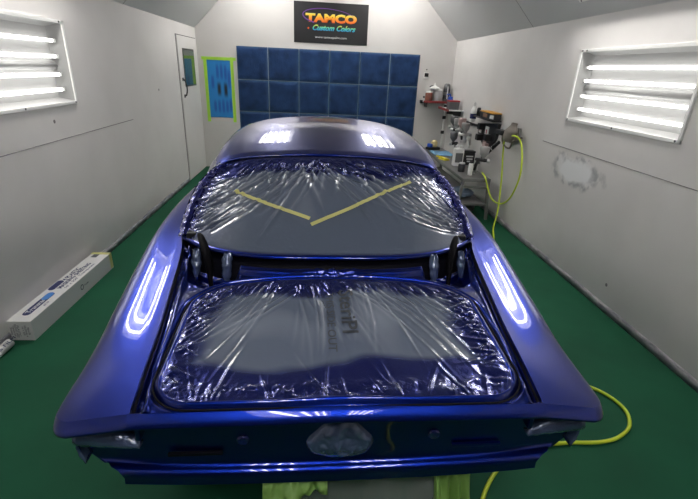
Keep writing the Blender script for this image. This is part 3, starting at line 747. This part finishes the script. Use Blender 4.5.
# banner above the filters
bx0, bx1, bz0, bz1 = -.415, .888, 2.268, 2.912
ban = empty('wall_banner', ((bx0+bx1)/2, YB, bz0), 'black banner with orange and rainbow lettering above the blue filters', 'banner')
cx, cz = (bx0+bx1)/2, (bz0+bz1)/2
MB().box((bx0-cx, -.012, 0), (bx1-cx, 0, bz1-bz0), bev=.003).build('banner_sheet', mat('black_vinyl', (.012, .012, .014, 1), .5), ban)
def banner_grad(name, stops, z0, z1):
    m = mat(name, (1, 1, 1, 1), .5); N, L, b = nodes(m)
    tc = N.new('ShaderNodeTexCoord'); sp_ = N.new('ShaderNodeSeparateXYZ'); mr = N.new('ShaderNodeMapRange'); cr_ = N.new('ShaderNodeValToRGB')
    mr.inputs[1].default_value = z0; mr.inputs[2].default_value = z1
    L.new(tc.outputs['Object'], sp_.inputs[0]); L.new(sp_.outputs[2], mr.inputs[0]); L.new(mr.outputs[0], cr_.inputs[0]); L.new(cr_.outputs[0], b.inputs['Base Color'])
    e = cr_.color_ramp.elements; e[0].color = stops[0][1]; e[0].position = stops[0][0]; e[1].color = stops[-1][1]; e[1].position = stops[-1][0]
    for p_, c_ in stops[1:-1]: q = e.new(p_); q.color = c_
    return m
OG = banner_grad('orange_print', [(0, (.75, .10, .01, 1)), (.45, (.85, .30, .02, 1)), (.8, (.9, .65, .05, 1)), (1, (.8, .75, .3, 1))], .335, .475)
RB = banner_grad('rainbow_print', [(0, (.02, .12, .5, 1)), (.45, (.05, .55, .55, 1)), (.75, (.35, .65, .10, 1)), (1, (.8, .6, .1, 1))], .195, .30)
PU = mat('purple_print', (.16, .05, .30, 1), .5)
fy = -.0135
textmesh('banner_lettering', 'TAMCO', .17, frame((.0, fy, .40), (1, 0, 0), (0, 0, 1)), OG, ban, .001, fit=.90, bold=.010, label='orange to yellow block letters')
textmesh('banner_lettering', 'Custom Colors', .12, frame((.055, fy, .25), (1, 0, 0), (0, 0, 1)), RB, ban, .001, fit=.76, bold=.004, shear=.4, label='rainbow slanted script')
textmesh('banner_lettering', 'www.tamcopaint.com', .05, frame((.0, fy, .095), (1, 0, 0), (0, 0, 1)), WINK, ban, .001, fit=.56, label='small white web address')
pts = [(.44*cos(a)*1.06-.03, fy+.001, .415+.13*sin(a)+.03*cos(a)*-1) for a in np.linspace(radians(10), radians(235), 60)]
MB().tube(pts, [.004+.007*(i/59) for i in range(60)], 6).build('banner_swoosh', PU, ban, smooth=True)
MB().lathe([(.0, .003), (.012, .003), (.016, 0)], (-.40, fy, .235), (0, -1, 0), 10).build('banner_dot', OG, ban)
# taped spray-out sheet
ax0, ax1, az0, az1 = -1.99, -1.52, .93, 1.925
art = empty('spray_test_sheet', ((ax0+ax1)/2, YB, az0), 'bright blue spray-out sheet with darker strokes, taped to the wall with lime tape', 'test sheet')
n, m_ = 110, 60; A, B = np.meshgrid(np.linspace(0, 1, m_), np.linspace(0, 1, n))
c = np.array([.02, .24, .62])*np.ones((n, m_, 3))
def blob(u, v, ru, rv, k=1): return k*np.exp(-(((A-u)/ru)**4+((B-v)/rv)**4))
dk = 0
for u, v, rv in [(.42, .80, .12), (.57, .80, .13), (.72, .78, .13), (.22, .62, .11), (.26, .20, .10), (.42, .20, .11), (.57, .20, .12), (.72, .20, .11), (.86, .22, .11), (.84, .68, .16)]: dk = np.maximum(dk, blob(u, v, .055, rv, .75))
c = c*(1-dk[..., None])+np.array([.01, .06, .38])*dk[..., None]
bk = np.maximum(blob(.45, .50, .07, .11), blob(.70, .49, .07, .12)); c = c*(1-bk[..., None])+np.array([.01, .012, .02])*bk[..., None]
SH = mat('spray_sheet_paint', (.02, .24, .62, 1), .5); attr_color(SH)
o = grid('sheet', np.stack([(A-.5)*(ax1-ax0), -.004-.004*np.sin(A*9)*.3, B*(az1-az0)], -1), SH, art, solid=.002); setattr_col(o, 'paint', c.reshape(-1, 3))
for a, b in [((-.27, -.01, -.08), (-.215, -.006, 1.02)), ((.20, -.01, -.08), (.255, -.006, 1.04)), ((-.30, -.012, .985), (.30, -.008, 1.035))]: MB().box(a, b).build('tape_strip', LIMETAPE, art)

# small fittings on the back wall
g = empty('wall_gauge', (2.03, YB, 1.76), 'small black and white gauge screwed high on the back wall', 'gauge')
MB().box((-.045, -.03, 0), (.045, 0, .11), bev=.006).build('gauge_body', WHITE, g); MB().box((-.038, -.034, .035), (.038, -.028, .10), bev=.003).build('gauge_display', BLACK, g)
MB().lathe([(.012, 0), (.011, .01), (0, .012)], (0, 0, .16), (0, -1, 0), 10).build('gauge_screw', DARKM, g)
g = empty('oval_badge', (2.19, YB, 1.58), 'small grey oval badge on the back wall below the gauge', 'badge')
MB().add([(x*.075, yv, z*.035+.04) for yv in (0, -.01) for x, z in [(cos(a), sin(a)) for a in np.linspace(0, 2*pi, 25)[:-1]]], gridfaces(2, 24, True)+[tuple(range(24, 48))]).build('badge_plate', DARKM, g)
MB().add([(x*.055, yv, z*.02+.04) for yv in (-.009, -.012) for x, z in [(cos(a), sin(a)) for a in np.linspace(0, 2*pi, 25)[:-1]]], gridfaces(2, 24, True)+[tuple(range(24, 48))]).build('badge_face', CARD, g)
MB().lathe([(.02, 0), (.018, .008), (0, .01)], (2.03, YB, 1.44), (0, -1, 0), 12).build('wall_bolt', DARKM, None, label='tiny dark bolt in the back wall below the badge', cat='bolt')

# ------------------------------------------------------------------ corner wall shelf with jars
sh = empty('wall_shelf', (2.26, YB, 1.36), 'narrow red-edged metal shelf on the back wall in the right corner', 'shelf')
MB().box((-.27, -.20, 0), (.27, 0, .018), bev=.003).build('shelf_board', CARD, sh); MB().box((-.275, -.212, -.01), (.275, -.2, .03), bev=.002).build('shelf_edge', mat('dark_red_paint', (.20, .02, .02, 1), .5), sh)
for x in (-.2, .2): MB().box((x-.01, -.16, -.09), (x+.01, 0, 0), bev=.002).build('shelf_bracket', DARKM, sh)
MB().box((-.31, -.10, -.03), (-.26, -.02, .03), bev=.01).build('shelf_clamp', BLACK, sh)
def jar(name, x, y, z, r, h, m, ml, label, cat='jar', group=None):
    t = empty(name, (x, y, z), label, cat, group)
    MB().lathe([(0, 0), (r*.95, 0), (r, .01), (r, h*.78), (r*.8, h*.86), (r*.8, h*.88)], (0, 0, 0), n=18).build('jar_body', m, t, smooth=True)
    MB().lathe([(r*.82, h*.87), (r*.84, h), (r*.78, h*1.01), (0, h*1.01)], (0, 0, 0), n=18).build('lid', ml, t, smooth=True)
    return t
AMB = mat('brown_red_liquid', (.18, .06, .04, 1), .25); MILK = mat('milky_plastic', (.32, .31, .31, 1), .35); BLUEP = mat('blue_plastic', (.02, .10, .55, 1), .35); GREYP = mat('grey_plastic', (.12, .12, .125, 1), .45)
PINK = mat('pinkish_plastic', (.42, .30, .29, 1), .4); REDP = mat('red_plastic', (.35, .02, .03, 1), .4); YEL = mat('yellow_plastic', (.75, .62, .03, 1), .45)
jar('paint_jar', 2.10, YB-.10, 1.378, .07, .17, AMB, WHITE, 'brown jar with white lid at the left end of the red-edged shelf')
jar('paint_jar', 2.27, YB-.11, 1.378, .085, .22, MILK, WHITE, 'milky wide jar in the middle of the red-edged shelf')
t = empty('canister', (2.43, YB-.09, 1.378), 'tall grey canister with dark stripes, highest thing on the red-edged shelf', 'canister')
MB().lathe([(0, 0), (.06, 0), (.06, .26), (.055, .30), (.03, .32), (0, .32)], (0, 0, 0), n=20).build('canister_body', GREYP, t, smooth=True)
for i in range(2): MB().lathe([(.0605, 0), (.062, .004), (.062, .06), (.0605, .064)], (0, 0, .05+.12*i), n=20).build('stripe_band', DARKM, t, smooth=True)
MB().box((-.01, -.075, .05), (.01, -.055, .27), bev=.003).build('canister_handle', CARD, t)
t = empty('spray_gun_cup', (2.18, YB-.20, 1.60), 'white funnel lying across the jars on the red-edged shelf', 'funnel'); t.location = (2.19, YB-.105, 1.60)
MB().lathe([(.10, 0), (.10, .012), (.06, .03), (.015, .06), (.012, .10)], (0, 0, 0), (0, 0, 1), 20).build('funnel_cone', WHITE, t, smooth=True); t.name = 'funnel'
# tall rod with clamps
t = empty('mixing_rod', (2.41, YB-.20, 0), 'upright white rod with black clamps standing below the red-edged shelf', 'rod')
MB().tube([(0, 0, 0), (0, 0, 1.345)], .013, 10).build('rod', CARD, t, smooth=True)
for z in (.80, 1.07, 1.27): MB().box((-.03, -.025, z), (.03, .025, z+.06), bev=.008).build('rod_clamp', BLACK, t)
# side shelf on right wall near corner
sh2 = empty('wall_shelf', (XR, 7.95, 1.27), 'small red-edged shelf on the right wall in the corner, blue bottle on it', 'shelf')
MB().box((-.26, -.33, 0), (0, .33, .018), bev=.003).build('shelf_board', CARD, sh2); MB().box((-.272, -.335, -.01), (-.26, .335, .03), bev=.002).build('shelf_edge', bpy.data.materials['dark_red_paint'], sh2)
for y in (-.2, .2): MB().box((-.14, y-.01, -.09), (0, y+.01, 0), bev=.002).build('shelf_bracket', DARKM, sh2)
t = jar('blue_bottle', XR-.15, 7.98, 1.288, .05, .2, BLUEP, BLUEP, 'bright blue bottle on the small corner shelf', 'bottle')
MB().tube([(0, 0, .2), (-.02, -.02, .24), (-.08, -.05, .24)], .012, 8).build('spray_nozzle', BLUEP, t)
t = empty('red_topped_box', (XR-.15, 7.78, 1.288), 'grey box with a red lid on the small corner shelf', 'box')
MB().box((-.09, -.08, 0), (.09, .08, .13), bev=.004).build('box_body', GREYP, t); MB().box((-.095, -.085, .13), (.095, .085, .155), bev=.004).build('lid', REDP, t)
# hanging spray guns on a rail
rail = empty('gun_rail', (XR, 7.3, 1.12), 'dark metal rail on the right wall with spray guns hanging from it', 'rail')
MB().box((-.03, -.55, 0), (0, .45, .03), bev=.004).build('rail_bar', DARKM, rail)
for y in (-.42, -.22, 0, .24): MB().tube([(-.02, y, .015), (-.10, y, .01), (-.115, y, .03)], .006, 6).build('rail_hook', DARKM, rail)
def spray_gun(x, y, z, mb_, mc, label, rz=0):
    t = empty('spray_gun', (x, y, z), label, 'spray gun', 'spray guns on the rail', rz)
    MB().tube([(-.09, 0, 0), (-.05, 0, .0), (.06, 0, 0)], [.014, .022, .018], 12).build('gun_barrel', mb_, t, smooth=True)
    MB().lathe([(.026, 0), (.024, .012), (.01, .03)], (-.085, 0, 0), (-1, 0, 0), 14).build('air_cap', CHROME, t, smooth=True)
    MB().tube([(.03, 0, -.005), (.045, 0, -.06), (.055, 0, -.13)], [.016, .018, .015], 10).build('gun_handle', mb_, t, smooth=True)
    MB().tube([(.0, 0, -.02), (-.005, 0, -.06), (.02, 0, -.09)], .005, 6).build('trigger', CHROME, t, smooth=True)
    MB().lathe([(.012, 0), (.018, .02), (.05, .06), (.055, .13), (.05, .14), (0, .145)], (-.03, 0, .012), (0, 0, 1), 18).build('paint_cup', mc, t, smooth=True)
    MB().lathe([(.012, 0), (.012, .02), (0, .022)], (.055, 0, -.15), (0, 0, -1), 8).build('air_fitting', CHROME, t)
    t.scale = (1.2, 1.2, 1.2)
    return t
spray_gun(XR-.14, 7.54, 1.02, CHROME, GREYP, 'chrome spray gun with a grey cup, farthest on the rail', .3)
spray_gun(XR-.14, 7.30, 1.00, DARKM, MILK, 'dark spray gun with a milky cup, second from the far end of the rail', -.2)
spray_gun(XR-.14, 7.08, 1.03, CHROME, PINK, 'chrome spray gun with a pinkish cup on the rail', .1)
spray_gun(XR-.14, 6.88, .98, CHROME, MILK, 'chrome spray gun with a milky cup, nearest on the rail', -.1)
spray_gun(XR-.15, 7.42, .76, DARKM, GREYP, 'dark spray gun with grey cup hanging low, below the rail', .6)
# spray bottle
t = empty('spray_bottle', (XR-.11, 6.80, 1.19), 'white bottle with dark blue print standing above the black gun rack', 'bottle')
MB().lathe([(0, 0), (.045, 0), (.047, .02), (.047, .17), (.03, .21), (.018, .225), (.018, .24)], (0, 0, 0), n=18).build('bottle_body', WHITE, t, smooth=True)
MB().lathe([(.02, .238), (.02, .27), (.012, .29), (0, .292)], (0, 0, 0), n=14).build('cap', CARD, t, smooth=True)
MB().lathe([(.0478, .05), (.0485, .055), (.0485, .12), (.0478, .125)], (0, 0, 0), n=18).build('bottle_print', INK, t, smooth=True)
# black rack
rk = empty('gun_rack', (XR, 6.28, .86), 'black panel rack with white labels on the right wall beside the hose', 'rack')
MB().add([(xx, y, z) for xx in (-.04, 0) for y, z in [(.42, .33), (-.34, .40), (-.30, .20), (-.12, -.02), (.10, .02), (.40, .18)]], [(0, 1, 2, 3, 4, 5), (11, 10, 9, 8, 7, 6)]+[(i, (i+6), (i+1) % 6+6, (i+1) % 6) for i in range(6)]).build('rack_panel', BLACK, rk)
for y, z, w_, h_, m in [(.03, .19, .12, .13, CARD), (.06, .0, .11, .12, PINK), (.30, .20, .09, .09, CARD)]:
    s_ = MB().box((-.052, y-w_/2, z), (-.038, y+w_/2, z+h_), bev=.002).build('rack_label', m, rk)
    MB().box((-.054, y-.02, z+.03), (-.051, y+.02, z+h_-.04)).build('label_mark', REDP, s_)
for y, z in [(.20, .10), (.18, .26), (-.12, .14)]: MB().box((-.13, y-.05, z), (-.035, y+.05, z+.09), bev=.008).build('rack_holster', BLACK, rk)
MB().box((-.10, -.12, .04), (-.04, .0, .10), bev=.01).build('rack_clip', PINK, rk)
t = empty('orange_box', (XR-.08, 6.14, 1.30), 'black box with an orange top edge lying on top of the black rack', 'box')
MB().box((-.07, -.20, 0), (.06, .27, .085), bev=.003).build('box_body', DARKM, t); MB().box((-.072, -.202, .085), (.062, .272, .10), bev=.002).build('box_top', mat('orange_card', (.62, .30, .02, 1), .5), t)
MB().box((-.074, -.25, .02), (-.069, -.12, .07)).build('box_label', CARD, t)
MB().box((-.074, -.02, .02), (-.069, .14, .07)).build('box_label', mat('brown_card', (.25, .14, .09, 1), .6), t)
for y, z, h_ in [(.36, .437, .10), (.26, .437, .07)]:
    MB().lathe([(0, 0), (.03, 0), (.03, h_), (.02, h_+.02), (0, h_+.02)], (-.09, y, z), (0, 0, 1), 14).build('rack_cup', [DARKM, BLACK, PINK][int(h_*100) % 3], rk, smooth=True)
MB().box((-.14, -.33, .42), (-.0, .44, .436), bev=.003).build('rack_tray', DARKM, rk)
# strip tool hanging diagonally
t = empty('angled_tool', (XR-.1, 5.95, .86), 'black tool with white spots hanging diagonally below the black rack', 'tool')
MB().tube([(0, .34, -.20), (0, .1, -.01), (0, -.26, .19)], [.028, .034, .022], 10).build('tool_body', BLACK, t, smooth=True)
for k in range(4):
    f = k/4; MB().lathe([(.036, -.012), (.038, 0), (.036, .012)], (0, .22-.11*k, -.10+.062*k), (0, -.8, .5), 12).build('tool_ring', CARD if k % 2 else CHROME, t, smooth=True)
# hose hanger with bag
hk = empty('hose_hook', (XR, 5.42, 1.10), 'grey metal hose hanger on the right wall with a greyish pouch', 'hanger')
MB().box((-.02, -.10, .02), (0, .14, .18), bev=.004).build('hanger_plate', STEEL, hk)
MB().tube(curve_pts([(-.01, .14, .12), (-.10, .15, .12), (-.13, .12, .02), (-.13, .02, -.05), (-.12, -.12, -.06), (-.12, -.2, .04), (-.02, -.2, .08)], 40), .012, 8).build('hanger_loop', mat('olive_grey_metal', (.16, .14, .11, 1), .4, metal=.6), hk, smooth=True)
P = []
for i in range(16):
    a = i/15; row = []
    for j in range(20):
        b_ = 2*pi*j/19; rr = .085*(.5+.6*sin(pi*min(1, a+.12)))*(1+.18*mn.noise(Vector((a*4, cos(b_), sin(b_)))))
        row.append([-.10+rr*.7*cos(b_), .02+rr*1.7*sin(b_)-.12*a, .0+.24*a])
    P.append(row)
grid('pouch', P, mat('taupe_cloth', (.20, .175, .15, 1), .7), hk)
MB().box((-.17, .10, .06), (-.06, .30, .12), bev=.015).build('air_regulator', BLACK, hk)
# lime hose: loops on the hook, drops to the floor, runs along and out behind the tail
hose = [(2.29, 5.72, .63), (2.28, 5.56, .60), (2.31, 5.48, .47), (2.36, 5.40, .34), (2.43, 5.25, .33), (XR-.07, 5.10, .48), (XR-.07, 4.98, .80), (XR-.08, 5.08, 1.12), (XR-.12, 5.22, 1.20), (XR-.14, 5.42, 1.12), (XR-.12, 5.46, .95), (XR-.11, 5.38, .60), (XR-.13, 5.28, .22), (XR-.20, 5.16, .02), (XR-.42, 4.6, .012), (XR-.80, 3.9, .012), (1.45, 3.2, .012), (1.50, 2.6, .012)]
c_ = curve_pts(hose, 240)
c2 = curve_pts([(1.50, 2.6, .012), (1.58, 2.28, .012), (1.75, 2.17, .012), (1.87, 2.07, .012), (1.915, 1.93, .012), (1.86, 1.80, .012), (1.74, 1.715, .012), (1.60, 1.68, .012), (1.40, 1.68, .012), (1.15, 1.65, .012), (.98, 1.55, .012), (.85, 1.42, .012), (.74, 1.25, .012), (.5, .9, .012), (.3, .2, .012)], 160)
MB().tube([Vector((p.x, p.y, max(p.z, .012))) for p in c_+c2[1:]], .0105, 10).build('air_hose', LIME, None, smooth=True, label='lime green air hose looping from the right wall hook to the floor behind the car', cat='hose')

# ------------------------------------------------------------------ bench in the right corner
BENCHM = mat('worn_grey_bench', (.17, .17, .165, 1), .5, metal=.3)
bh = empty('work_bench', (2.17, 6.85, 0), 'grey steel bench with splayed legs along the right wall', 'bench')
BX0, BX1, BY0, BY1, BZ = -.20, .19, -1.30, 1.15, .58
MB().box((BX0, BY0, BZ-.045), (BX1, BY1, BZ), bev=.004).build('bench_top', BENCHM, bh)
for x, y in [(BX0, BY0), (BX1, BY0), (BX0, BY1), (BX1, BY1)]:
    sx = 1 if x > 0 else -1
    R = MB(); V = []
    for z, o in ((BZ-.04, 0), (0, .05)):
        for dx, dy in ((-.018, -.018), (.018, -.018), (.018, .018), (-.018, .018)): V.append((x-sx*.02+sx*o+dx, y+(.03 if y < 0 else -.03)+dy, z))
    R.add(V, gridfaces(2, 4, True)+[(0, 1, 2, 3), (7, 6, 5, 4)]).build('leg', BENCHM, bh)
for z in (.44, .20): 
    for y in (BY0+.03, BY1-.03): MB().box((BX0-.0, y-.012, z), (BX1, y+.012, z+.03), bev=.003).build('cross_bar', BENCHM, bh)
MB().box((BX0+.0, BY0+.05, .20), (BX1, BY1-.05, .22), bev=.003).build('lower_shelf', BENCHM, bh)
def crumple(name, c, s, m, label, cat, seed, squash=1, **k):
    V = []; n = 18
    for i in range(n+1):
        th = pi*i/n
        for j in range(26):
            ph = 2*pi*j/26; p0 = Vector((sin(th)*cos(ph), sin(th)*sin(ph), cos(th))); q = 1+.35*mn.noise(p0*2.2+Vector((seed, 0, 0)))+.18*mn.noise(p0*6+Vector((seed, 3, 0)))
            V.append((p0.x*s[0]*q, p0.y*s[1]*q, max(-s[2]*.8, p0.z*s[2]*q)+s[2]*.8))
    return meshobj(name, V, gridfaces(n+1, 26, True, True), m, None, loc=c, label=label, cat=cat, **k)
crumple('plastic_bag', (2.18, 5.95, .0), (.15, .20, .085), mat('dark_bag', (.08, .085, .085, 1), .3, coat=.5), 'crumpled dark plastic bag on the floor under the steel bench', 'bag', 3)
crumple('cloth_bundle', (2.15, 6.0, .221), (.14, .18, .07), mat('grey_blue_cloth', (.16, .22, .30, 1), .8), 'grey-blue cloth bundle on the lower shelf of the bench', 'cloth', 8)
# things on the bench
t = empty('white_jug', (2.14, 6.38, BZ), 'white rectangular jug on the bench, left of the black container', 'jug')
MB().box((-.075, -.05, 0), (.075, .05, .27), bev=.018).build('jug_body', WHITE, t, smooth=False); MB().lathe([(.028, .265), (.028, .30), (.024, .31), (0, .31)], (.03, 0, 0), n=14).build('cap', CARD, t, smooth=True)
MB().tube([(-.05, 0, .265), (-.055, 0, .30), (-.01, 0, .31), (.0, 0, .268)], .010, 8).build('handle', WHITE, t, smooth=True)
MB().box((-.055, -.0525, .06), (.055, -.049, .20)).build('jug_label', GREYP, t)
t = empty('black_container', (2.345, 6.52, BZ), 'black container with pale lettering on the bench, right of the white jug', 'container')
MB().box((-.085, -.07, 0), (.085, .07, .19), bev=.012).build('container_body', BLACK, t); MB().box((-.088, -.073, .19), (.088, .073, .215), bev=.006).build('lid', BLACK, t)
for i, z in enumerate((.125, .085, .05)): MB().box((-.055+.01*i, -.0725, z), (.055-.006*i, -.069, z+.02)).build('label_print', CARD, t)
jar('small_white_bottle', 2.14, 5.78, BZ, .032, .19, WHITE, BLACK, 'small white bottle with black cap at the near end of the bench', 'bottle')
jar('small_dark_can', 2.08, 5.98, BZ, .05, .13, DARKM, CHROME, 'dark can with metal lid behind the small white bottle', 'can')
t = spray_gun(2.27, 5.80, BZ+.21, BLACK, MILK, 'black spray gun with milky cup standing on the near end of the bench', 2.4); del t['group']
jar('squat_grey_tin', 2.29, 6.06, BZ, .055, .09, CHROME, GREYP, 'squat metal tin on the bench behind the black spray gun', 'tin')
t = empty('yellow_scraper', (2.06, 6.85, BZ), 'yellow plastic scraper lying on the bench', 'scraper', None, .5)
MB().add([(-.05, -.09, 0), (.05, -.09, 0), (.02, .09, 0), (-.02, .09, 0), (-.05, -.09, .03), (.05, -.09, .02), (.02, .09, .045), (-.02, .09, .045)], [(0, 3, 2, 1), (4, 5, 6, 7), (0, 1, 5, 4), (1, 2, 6, 5), (2, 3, 7, 6), (3, 0, 4, 7)]).build('scraper_blade', YEL, t)
MB().tube([(0, .06, .03), (0, .16, .03)], .014, 8).build('scraper_handle', YEL, t, smooth=True)
P = [[[2.0+.34*a+.01*mn.noise(Vector((a*5, b*5, 0))), 7.15+.42*b, BZ+.012+.03*abs(mn.noise(Vector((a*4, b*4, 3))))] for a in np.linspace(0, 1, 24)] for b in np.linspace(0, 1, 24)]
grid('blue_cloth', P, mat('light_blue_cloth', (.16, .33, .50, 1), .85), None, label='light blue cloth spread on the far part of the bench', cat='cloth', solid=.008)
t = empty('glue_gun', (2.12, 7.78, BZ), 'black and pale yellow tool pile at the far end of the bench', 'tool', None, .4); t.name = 'hand_sander'
t['label'] = 'hand sander with black base and pale yellow body at the bench far end'; t['category'] = 'sander'
MB().box((-.12, -.07, 0), (.12, .07, .05), bev=.015).build('sander_base', BLACK, t); MB().lathe([(0, .05), (.05, .05), (.062, .08), (.055, .14), (.03, .17), (0, .175)], (.02, 0, 0), n=18).build('sander_body', mat('pale_yellow_plastic', (.65, .52, .25, 1), .4), t, smooth=True)
MB().box((-.10, -.05, .05), (-.045, .05, .11), bev=.01).build('sander_switch', BLUEP, t)

# ------------------------------------------------------------------ carton of masking sheeting by the left wall
bl, bw, bhh = 1.215, .165, .155
bx = empty('sheeting_carton', (-2.035, 3.30, 0), 'long white carton of masking sheeting with blue print on the floor by the left wall', 'carton', None, -.02)
MB().box((-bw/2, -bl/2, 0), (bw/2, bl/2, bhh), bev=.003).build('carton_body', CARD, bx)
top = lambda x, y: frame((x, y, bhh+.0008), (0, 1, 0), (-1, 0, 0))
# pill logo
def pill(name, L_, W_, M_, m, n=12):
    V = []
    for i in range(n+1): a = -pi/2+pi*i/n; V.append((L_/2-W_/2+W_/2*cos(a), W_/2*sin(a), 0))
    for i in range(n+1): a = pi/2+pi*i/n; V.append((-L_/2+W_/2+W_/2*cos(a), W_/2*sin(a), 0))
    k = len(V); V2 = [M_ @ Vector(v) for v in V]+[M_ @ (Vector(v)+Vector((0, 0, .0015))) for v in V]
    return meshobj(name, V2, [tuple(range(k, 2*k)), tuple(range(k))[::-1]]+[(i, (i+1) % k, k+(i+1) % k, k+i) for i in range(k)], m, bx, smooth=False)
pill('logo_pill', .34, .055, top(-.005, -.36), INK); pill('logo_pill', .12, .05, top(-.005, -.25) @ Matrix.Translation((0, 0, .0008)), LBLUE)
textmesh('carton_print', 'Transtar', .05, top(-.005, -.40) @ Matrix.Translation((0, 0, .0016)), WINK, bx, .0005, fit=.20)
textmesh('carton_print', '6710', .025, top(.045, -.36), INK, bx, .0005, fit=.06)
pill('logo_pill', .17, .05, top(-.045, -.07), INK)
textmesh('carton_print', '4 PLASTIC', .05, top(-.035, .14), INK, bx, .0005, fit=.24, bold=.001)
textmesh('carton_print', 'MASKING SHEETING', .05, top(.005, .12), INK, bx, .0005, fit=.48, bold=.001)
textmesh('carton_print', "16' x 350'  Transparent", .03, top(.05, .12), INK, bx, .0005, fit=.46)
MB().box((-.05, .49, bhh), (.0, .56, bhh+.0015)).build('barcode_print', GREYINK, bx)
sd = frame((bw/2+.0008, .05, bhh*.5), (0, 1, 0), (0, 0, 1))
textmesh('carton_print', 'Transtar', .025, sd @ Matrix.Translation((.07, 0, 0)), GREYINK, bx, .0004, fit=.07)
MB().lathe([(.024, 0), (.024, .001), (.016, .0012), (.016, 0)], (bw/2, .05, bhh*.5), (1, 0, 0), 20).build('recycling_mark', GREYINK, bx)
en = lambda x, z: frame((x, -bl/2-.0008, z), (0, 0, -1), (1, 0, 0))
for x, tx, f_ in [(-.062, 'Sheeting', .06), (-.045, 'Transparent', .09), (-.028, 'MASKING SHEET', .11), (-.012, 'PLASTIC', .09), (.02, '16 x 350', .07), (.036, 'MASKING 4', .09), (.055, 'Made in USA', .06)]:
    textmesh('carton_print', tx, .02, en(x, bhh*.5), GREYINK, bx, .0004, fit=f_)
for a, b in [((-bw/2-.002, bl/2-.05, bhh-.001), (bw/2+.002, bl/2-.005, bhh+.002)), ((bw/2-.001, bl/2-.05, .01), (bw/2+.002, bl/2-.005, bhh+.002))]:
    MB().box(a, b).build('yellow_tape', YTAPE, bx)
# length of printed film roll against the baseboard, in front of the carton
t = empty('film_roll', (-2.085, 2.2, 0), 'thin printed white film roll lying on the floor along the left wall', 'roll')
MB().tube([(0, -.55, .032), (0, .42, .032)], .03, 18).build('roll_body', CARD, t, smooth=True)
textmesh('roll_print', 'MASKING FILM  MASKING FILM', .03, frame((.0175, .05, .058), (0, 1, 0), (-.8, 0, .6)), INK, t, .0004, fit=.8)

# ------------------------------------------------------------------ camera
f_px, pitch, roll, yaw = 428.4, 22.824, 2.671, 4.958
p, r_, yw = map(radians, (pitch, roll, yaw))
fwd = Vector((sin(yw)*cos(p), cos(yw)*cos(p), -sin(p))); rt0 = Vector((cos(yw), -sin(yw), 0)); up0 = rt0.cross(fwd)
rt = cos(r_)*rt0+sin(r_)*up0; up = -sin(r_)*rt0+cos(r_)*up0
cd = bpy.data.cameras.new('camera'); cam = bpy.data.objects.new('camera', cd); COL.objects.link(cam)
M = Matrix((rt, up, -fwd)).transposed().to_4x4(); M.translation = Vector((0, 0, 1.868)); cam.matrix_world = M
cd.sensor_fit = 'HORIZONTAL'; cd.sensor_width = 36; cd.lens = f_px/698*36; cd.clip_start = .05
sc = bpy.context.scene; sc.camera = cam
w = bpy.data.worlds.new('world'); sc.world = w; w.use_nodes = True
w.node_tree.nodes['Background'].inputs[0].default_value = (.02, .02, .02, 1)
sc.view_settings.view_transform = 'Standard'; sc.view_settings.look = 'None'; sc.view_settings.gamma = 1
sc.view_settings.use_curve_mapping = False; sc.view_settings.exposure = 0.2
